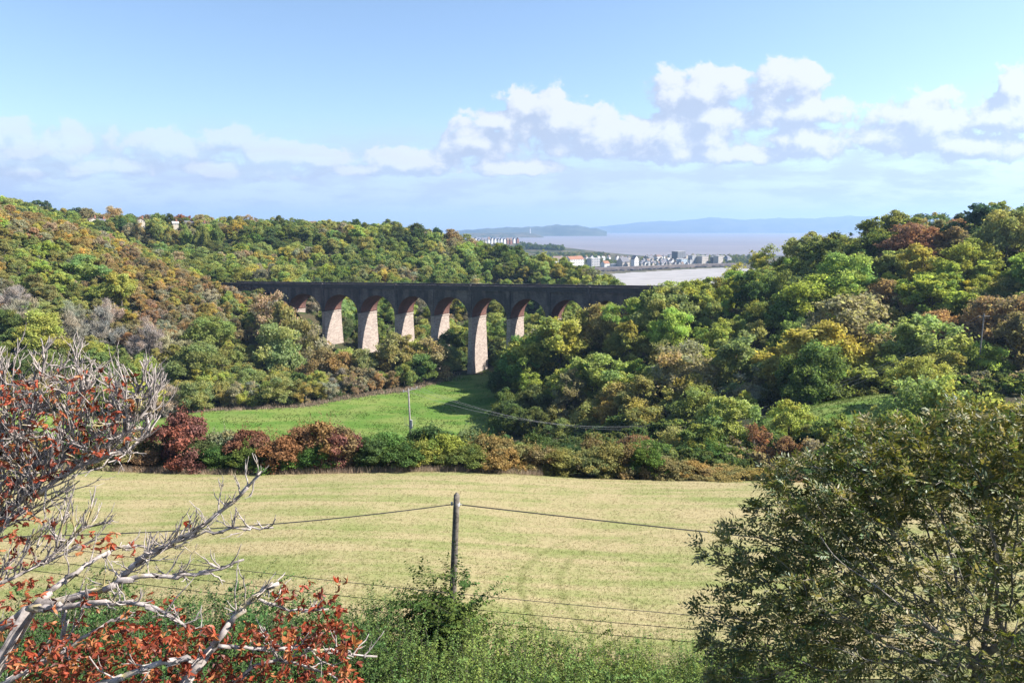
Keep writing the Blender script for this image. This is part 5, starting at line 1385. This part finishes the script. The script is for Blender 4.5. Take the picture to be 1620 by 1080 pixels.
for row, (u0, u1, n, vb_, vt_, Yr) in enumerate(((1012, 1092, 12, 421.5, 414.5, 1365), (1016, 1096, 12, 416, 409, 1450), (1018, 1160, 15, 410.5, 403.5, 1640), (885, 1000, 12, 411, 405, 1600))):
    for k in range(n):
        u = u0 + (u1 - u0) * (k + .5 + trn.uniform(-.25, .25)) / n; h_ = trn.uniform(-.8, 1.2); wv = ['white', 'white', 'cream', 'grey', 'white'][int(trn.integers(5))]
        lab = 'small %s house, %s of %s in the %s row of the town' % (wv, 'leftmost' if k == 0 else 'rightmost' if k == n - 1 else ORD[k] + ' from left', NUM[n], ['front', 'middle', 'back', 'far left'][row])
        B('house', lab, u - 3.2, u + 3.2, vb_, vt_ - h_, Yr + trn.uniform(-15, 25), 8, wv, ['slate', 'brown', 'slate', 'pale'][int(trn.integers(4))], ['gable', 'gable_front', 'hip'][int(trn.integers(3))], 2, 2, rot=R(trn.uniform(25, 62)), group='small houses of the seaside town', cat='house', chim=int(trn.integers(2)))
# estate on the headland
ern = np.random.default_rng(8)
es = [(741, 376.5, 'white'), (747, 377, 'cream'), (753, 376, 'white'), (758, 377.5, 'grey'), (764, 376.5, 'white'), (769, 377.5, 'cream'), (774, 375, 'white'), (779, 376, 'white'), (784, 376.5, 'white'), (789, 377.5, 'grey'), (794, 376.5, 'white'), (799, 377, 'white'), (804, 376.5, 'brick'), (809, 376.5, 'brick'), (814, 376.5, 'white'), (819.5, 376, 'brick')]
cnt = {}
for u, v, w_ in es: cnt.setdefault(w_, []).append(u)
for u, v, w_ in es:
    us = cnt[w_]; k = us.index(u); n = len(us)
    lab = '%s house of the headland estate, %s of %s' % ({'brick': 'red brick'}.get(w_, w_), 'leftmost' if k == 0 else 'rightmost' if k == n - 1 else ORD[k] + ' from left', NUM[n])
    Yh = 2290 + ern.uniform(-60, 60); pz = float(cz(P(u, v, Yh)[0], Yh)[0]); zt_ = P(u, v, Yh)[2]
    vb_ = proj(np.array([P(u, v, Yh)[0], Yh, min(pz, zt_ - 9)]))[1]
    B('estate_house', lab, u - 2.3, u + 2.3, float(vb_), v, Yh, 10, w_, 'slate' if ern.random() < .6 else 'brown', 'gable_front' if ern.random() < .5 else 'gable', 3, 2, group='houses of the headland estate', cat='house')
# houses on the left ridge
hr = [(92, 340, 349, 10, 'grey', 'slate'), (113, 337, 346, 12, 'stone', 'pale'), (149, 340, 349, 12, 'cream', 'brown'), (163, 342, 350, 9, 'cream', 'slate'), (188, 341.5, 350, 9, 'stone', 'brown'), (224, 341, 349, 9, 'cream', 'brown'), (301, 345, 352, 12, 'cream', 'slate'), (278, 346, 353, 7, 'cream', 'pale'), (50, 334, 343, 10, 'stone', 'slate'), (322, 348, 355, 8, 'cream', 'slate')]
for k, (u, vt, vb, wd, w_, r_) in enumerate(sorted(hr)):
    lab = '%s house with %s roof among the hilltop trees, %s of ten' % (w_, r_, 'leftmost' if k == 0 else 'rightmost' if k == 9 else ORD[k] + ' from left')
    B('hilltop_house', lab, u - wd * .62, u + wd * .62, vb + 3, vt + 5.0, 452 + (k % 3) * 5, 9, w_, r_, 'gable' if k % 3 else 'gable_front', 2, 3, rot=R(20 + (k * 37 % 40)), group='houses on the left skyline', cat='house', chim=1, roof_share=.45)
# lighthouse on the far headland
lp_ = P(838.5, 370, 6800); zt_ = P(838.5, 360, 6800)[2]
lh = empty('lighthouse', (lp_[0], 6800, lp_[2] - 4)); tag(lh, 'slim white lighthouse on the far headland', 'lighthouse')
hl = zt_ - lp_[2] + 4
mb = MB(); mb.tube([(0, 0, 0), (0, 0, hl * .82)], [6.2, 4.0], 12); link('tower', mb.mesh('tower', [WM['white']]), lh)
mb = MB(); mb.tube([(0, 0, hl * .82), (0, 0, hl * .84)], 5.2, 12); link('gallery', mb.mesh('gallery', [WM['white']]), lh)
mb = MB(); mb.tube([(0, 0, hl * .84), (0, 0, hl * .94)], 3., 10); link('lantern', mb.mesh('lantern', [M['pane']]), lh)
mb = MB(); mb.tube([(0, 0, hl * .94), (0, 0, hl)], [3.6, .2], 10); link('cap', mb.mesh('cap', [WM['white']]), lh)
# sea wall along the top of the beach, rocks
mb = MB()
wp = [xy(880, 432, 1215), xy(940, 430.5, 1235), xy(1000, 428.5, 1262), xy(1050, 426.5, 1290), xy(1110, 423.5, 1330), xy(1165, 421.5, 1360)]
for (x0, y0), (x1, y1) in zip(wp[:-1], wp[1:]):
    z0, z1 = float(cz(x0, y0)[0]), float(cz(x1, y1)[0])
    mb.add([(x0, y0, z0 - 3), (x1, y1, z1 - 3), (x1, y1 + 16, z1 - 3), (x0, y0 + 16, z0 - 3), (x0, y0 + 1, z0 + 6), (x1, y1 + 1, z1 + 6), (x1, y1 + 16, z1 + 6), (x0, y0 + 16, z0 + 6)], [(0, 1, 5, 4), (4, 5, 6, 7), (2, 3, 7, 6), (0, 4, 7, 3), (1, 2, 6, 5)])
o = link('sea_wall', mb.mesh('sea_wall', [simple_mat('sea_wall_stone', (.19, .16, .15), .9, .4, .08)])); tag(o, 'dark brown sea wall between the pale beach and the town', 'wall')
M['rock'] = simple_mat('rock', (.14, .135, .15), .9, .5, .2)
rrng = np.random.default_rng(3); mb = MB()
for k in range(150):
    t = rrng.random(); x = np.interp(t, np.linspace(0, 1, 6), [q[0] for q in wp]); y = np.interp(t, np.linspace(0, 1, 6), [q[1] for q in wp]) - rrng.uniform(2, 16) * (1 - .7 * t)
    z = float(cz(x, y)[0]); s = rrng.uniform(.8, 2.6); V = unit(rrng.normal(size=(8, 3))) 
    base = np.array([(-1, -1, -1), (1, -1, -1), (1, 1, -1), (-1, 1, -1), (-1, -1, 1), (1, -1, 1), (1, 1, 1), (-1, 1, 1)]) * s * rrng.uniform(.5, 1., (8, 3))
    mb.add(base + [x, y, z + s * .3], [(0, 3, 2, 1), (4, 5, 6, 7), (0, 1, 5, 4), (1, 2, 6, 5), (2, 3, 7, 6), (3, 0, 4, 7)])
o = link('shore_rocks', mb.mesh('shore_rocks', [M['rock']])); tag(o, 'scatter of dark rocks along the foot of the sea wall', 'rocks', kind='stuff')
# trees in the town and on the headland: a far-off mass
tp, ts_, tt_ = [], [], []
def far_trees(u0, u1, v0, v1, Y0, Y1, n, s0, s1, cols):
    for k in range(n):
        u = rrng.uniform(u0, u1); f = rrng.random(); Yd = Y0 + (Y1 - Y0) * f; p = P(u, v0 + (v1 - v0) * f, Yd); z = float(cz(p[0], Yd)[0])
        tp.append((p[0], Yd, z - .5)); ts_.append(rrng.uniform(s0, s1) * .9); tt_.append(TINT[cols[int(rrng.integers(len(cols)))]])
far_trees(815, 892, 388, 388, 2010, 2120, 110, .9, 1.7, ['dark green', 'blue-green', 'dark green', 'mid green'])
far_trees(870, 950, 400, 400, 1700, 1900, 90, .6, 1.2, ['dark green', 'blue-green', 'mid green', 'olive'])
far_trees(885, 960, 402, 402, 1750, 1900, 110, .6, 1.2, ['dark green', 'blue-green', 'grey-brown'])
far_trees(745, 800, 388, 388, 2050, 2200, 60, .6, 1.1, ['dark green', 'mid green', 'rust-brown'])
far_trees(845, 965, 400, 414, 1400, 1900, 170, .5, 1.1, ['dark green', 'blue-green', 'mid green', 'olive'])
far_trees(850, 900, 405, 405, 1420, 1600, 50, .6, 1.1, ['dark green', 'mid green'])
far_trees(955, 985, 410, 410, 1370, 1480, 40, .6, 1.1, ['dark green', 'mid green'])
far_trees(1130, 1210, 415, 415, 1440, 1700, 130, .5, 1.,  ['dark green', 'mid green', 'olive'])
far_trees(1010, 1170, 410, 410, 1450, 1750, 190, .45, .95, ['dark green', 'mid green', 'olive', 'grey-brown'])
far_trees(1010, 1075, 420, 420, 1345, 1400, 40, .3, .6, ['dark green', 'mid green', 'olive'])
far_trees(1085, 1165, 421, 421, 1385, 1425, 60, .25, .45, ['mid green', 'dark green'])
far_trees(735, 830, 380, 380, 2330, 2500, 60, .5, .9, ['dark green', 'mid green'])
far_trees(880, 1000, 428, 428, 1260, 1300, 50, .2, .4, ['grey-brown', 'olive', 'rust-brown'])
n = len(tp)
gn_scatter('coast_trees', tp, rrng.uniform(0, 6, n), np.stack([ts_] * 3, 1), rrng.integers(0, 5, n), tt_, fcol, ('dark trees clustered between the seaside houses and on the headland', 'trees'))

# ------------------------------------------------------------------ air
mb = MB(); mb.box(-20000, 20000, -60, 19500, SEA - 16, 420)
hz_m, nt = new_mat('haze_air'); pv = nt.n('ShaderNodeVolumePrincipled')
nt.set(pv, 'Color', (.42, .64, 1., 1)); nt.set(pv, 'Density', 8.5e-5); nt.set(pv, 'Anisotropy', .2)
ou = nt.n('ShaderNodeOutputMaterial'); nt.L.new(pv.outputs[0], ou.inputs['Volume'])
hz = link('haze', mb.mesh('haze', [hz_m])); hz['kind'] = 'stuff'

# ------------------------------------------------------------------ sky, sun, camera
SUN_AZ, SUN_EL = R(90), R(41)
w = bpy.data.worlds.new('World'); SC.world = w; w.use_nodes = True; w.node_tree.nodes.clear(); nt = NT(w.node_tree)
sky = nt.n('ShaderNodeTexSky', sky_type='NISHITA', sun_disc=False, sun_elevation=SUN_EL, sun_rotation=SUN_AZ, altitude=50., air_density=1.0, dust_density=.7, ozone_density=2.6)
bg = nt.n('ShaderNodeBackground'); nt.L.new(sky.outputs[0], bg.inputs[0]); nt.set(bg, 'Strength', .080)
# cumulus: density field over direction, built once as a group and sampled twice (the second sample toward the sun gives the lit side)
grp = bpy.data.node_groups.new('cumulus', 'ShaderNodeTree')
grp.interface.new_socket('Vector', in_out='INPUT', socket_type='NodeSocketVector'); grp.interface.new_socket('Density', in_out='OUTPUT', socket_type='NodeSocketFloat')
g = NT(grp); gi = g.n('NodeGroupInput'); go = g.n('NodeGroupOutput'); vec = gi.outputs[0]
BL = [(1105, 152, 88, 34), (1162, 132, 26, 26), (1130, 178, 46, 26), (1252, 138, 50, 34), (1225, 150, 44, 40), (1262, 178, 80, 26), (850, 166, 52, 30), (892, 192, 76, 34), (950, 212, 82, 30), (1050, 218, 80, 30), (1120, 226, 40, 30), (790, 190, 52, 16), (760, 228, 66, 26),
      (1440, 184, 64, 32), (1480, 190, 66, 38), (1410, 212, 92, 26), (1600, 135, 30, 32), (1590, 186, 56, 34), (1272, 222, 60, 30), (650, 258, 76, 22), (372, 222, 40, 20), (430, 243, 62, 20), (262, 232, 60, 24), (60, 240, 110, 34), (12, 208, 40, 22), (500, 250, 60, 16), (400, 272, 70, 13), (170, 262, 90, 13), (330, 266, 70, 10), (570, 270, 60, 9), (40, 270, 80, 12), (820, 266, 80, 11), (1530, 228, 120, 22), (1150, 245, 160, 14)]
cur = None
for (u, v, ru, rv) in BL:
    q = P(u, v, 1.); sxx, szz = F / ru * .87, F / rv * .87
    a = g.scalevec(vec, (sxx, 0, szz)); dn = g.n('ShaderNodeVectorMath', operation='DISTANCE'); g.set(dn, 0, a); g.set(dn, 1, (q[0] * sxx, 0, q[2] * szz))
    cur = dn.outputs['Value'] if cur is None else g.math('SMOOTH_MIN', cur, dn.outputs['Value'], .35)
n1 = g.noise(g.scalevec(vec, (1, 1, 1.25)), 20., 10, .6, .2); n2 = g.noise(g.scalevec(vec, (.7, 1, 2.6)), 7., 6, .55)
dens = g.math('SUBTRACT', 1.22, cur); dens = g.math('ADD', dens, g.math('MULTIPLY', g.math('SUBTRACT', n1, .5), 2.7))
g.L.new(dens, go.inputs[0])
tc = nt.n('ShaderNodeTexCoord').outputs['Generated']
sep = nt.n('ShaderNodeSeparateXYZ'); nt.L.new(tc, sep.inputs[0])
yy_ = nt.math('MAXIMUM', sep.outputs[1], .02)
cb = nt.n('ShaderNodeCombineXYZ'); nt.L.new(nt.math('DIVIDE', sep.outputs[0], yy_), cb.inputs[0]); nt.L.new(nt.math('DIVIDE', sep.outputs[2], yy_), cb.inputs[2])
d1 = nt.n('ShaderNodeGroup', node_tree=grp); nt.L.new(cb.outputs[0], d1.inputs[0])
ofs = nt.n('ShaderNodeVectorMath', operation='ADD'); nt.L.new(cb.outputs[0], ofs.inputs[0]); ofs.inputs[1].default_value = (.016, 0, .020)
d2 = nt.n('ShaderNodeGroup', node_tree=grp); nt.L.new(ofs.outputs[0], d2.inputs[0])
lit = nt.remap(nt.math('SUBTRACT', d1.outputs[0], d2.outputs[0]), -.35, .5)
ccol = nt.mix(lit, (.205, .228, .285, 1), (.37, .37, .375, 1))
front = nt.remap(sep.outputs[1], .05, .3)
el = nt.math('DIVIDE', sep.outputs[2], yy_)
msk = nt.math('MULTIPLY', nt.remap(d1.outputs[0], .14, .46), front)
msk = nt.math('MULTIPLY', msk, nt.remap(nt.math('DIVIDE', sep.outputs[0], yy_), -.35, -.02, .5, .88))
# thin veil of far cloud low over the horizon
veil = nt.math('MULTIPLY', nt.remap(nt.noise(nt.scalevec(cb.outputs[0], (1, 1, 4.6)), 7.5, 9, .62), .42, .60), nt.math('MULTIPLY', nt.remap(el, .0, .05), nt.remap(el, .09, .17, 1, 0)))
base_ = nt.math('MULTIPLY', nt.remap(el, .02, .17, .62, 0), front)
veil = nt.math('ADD', base_, nt.math('MULTIPLY', veil, nt.math('MULTIPLY', front, .5)), None, True)
bv = nt.n('ShaderNodeBackground'); nt.set(bv, 'Color', (.235, .268, .335, 1)); nt.set(bv, 'Strength', 1.)
mv = nt.n('ShaderNodeMixShader'); nt.L.new(veil, mv.inputs[0]); nt.L.new(bg.outputs[0], mv.inputs[1]); nt.L.new(bv.outputs[0], mv.inputs[2])
bc = nt.n('ShaderNodeBackground'); nt.L.new(ccol, bc.inputs[0]); nt.set(bc, 'Strength', 1.)
mx = nt.n('ShaderNodeMixShader'); nt.L.new(msk, mx.inputs[0]); nt.L.new(mv.outputs[0], mx.inputs[1]); nt.L.new(bc.outputs[0], mx.inputs[2])
ow = nt.n('ShaderNodeOutputWorld'); nt.L.new(mx.outputs[0], ow.inputs[0])

sl = bpy.data.lights.new('sun', 'SUN'); sl.energy = 5.0; sl.angle = R(.5); sl.color = (1., .945, .86)
so = bpy.data.objects.new('sun', sl); COL.objects.link(so)
sd = Vector((math.sin(SUN_AZ) * math.cos(SUN_EL), math.cos(SUN_AZ) * math.cos(SUN_EL), math.sin(SUN_EL)))
so.rotation_euler = sd.to_track_quat('Z', 'Y').to_euler(); so.location = (60, 0, 80)

cam = bpy.data.cameras.new('camera'); co_ = bpy.data.objects.new('camera', cam); COL.objects.link(co_)
cam.sensor_width = 36.; cam.lens = 24.; cam.clip_start = .05; cam.clip_end = 80000.
co_.location = (0, 0, 0); co_.rotation_euler = (R(90) - PITCH, 0, 0)
SC.camera = co_
SC.view_settings.view_transform = 'Standard'; SC.view_settings.look = 'None'; SC.view_settings.exposure = 1.42; SC.view_settings.gamma = 1.
cy = SC.cycles
cy.max_bounces = 6; cy.diffuse_bounces = 4; cy.glossy_bounces = 2; cy.transmission_bounces = 3; cy.volume_bounces = 0; cy.transparent_max_bounces = 4
cy.use_adaptive_sampling = False; cy.caustics_reflective = False; cy.caustics_refractive = False
SC.render.engine = 'CYCLES'
try: cy.use_denoising = True; cy.denoising_prefilter = 'ACCURATE'; cy.denoiser = 'OPENIMAGEDENOISE'; cy.denoising_input_passes = 'RGB_ALBEDO_NORMAL'
except Exception: pass
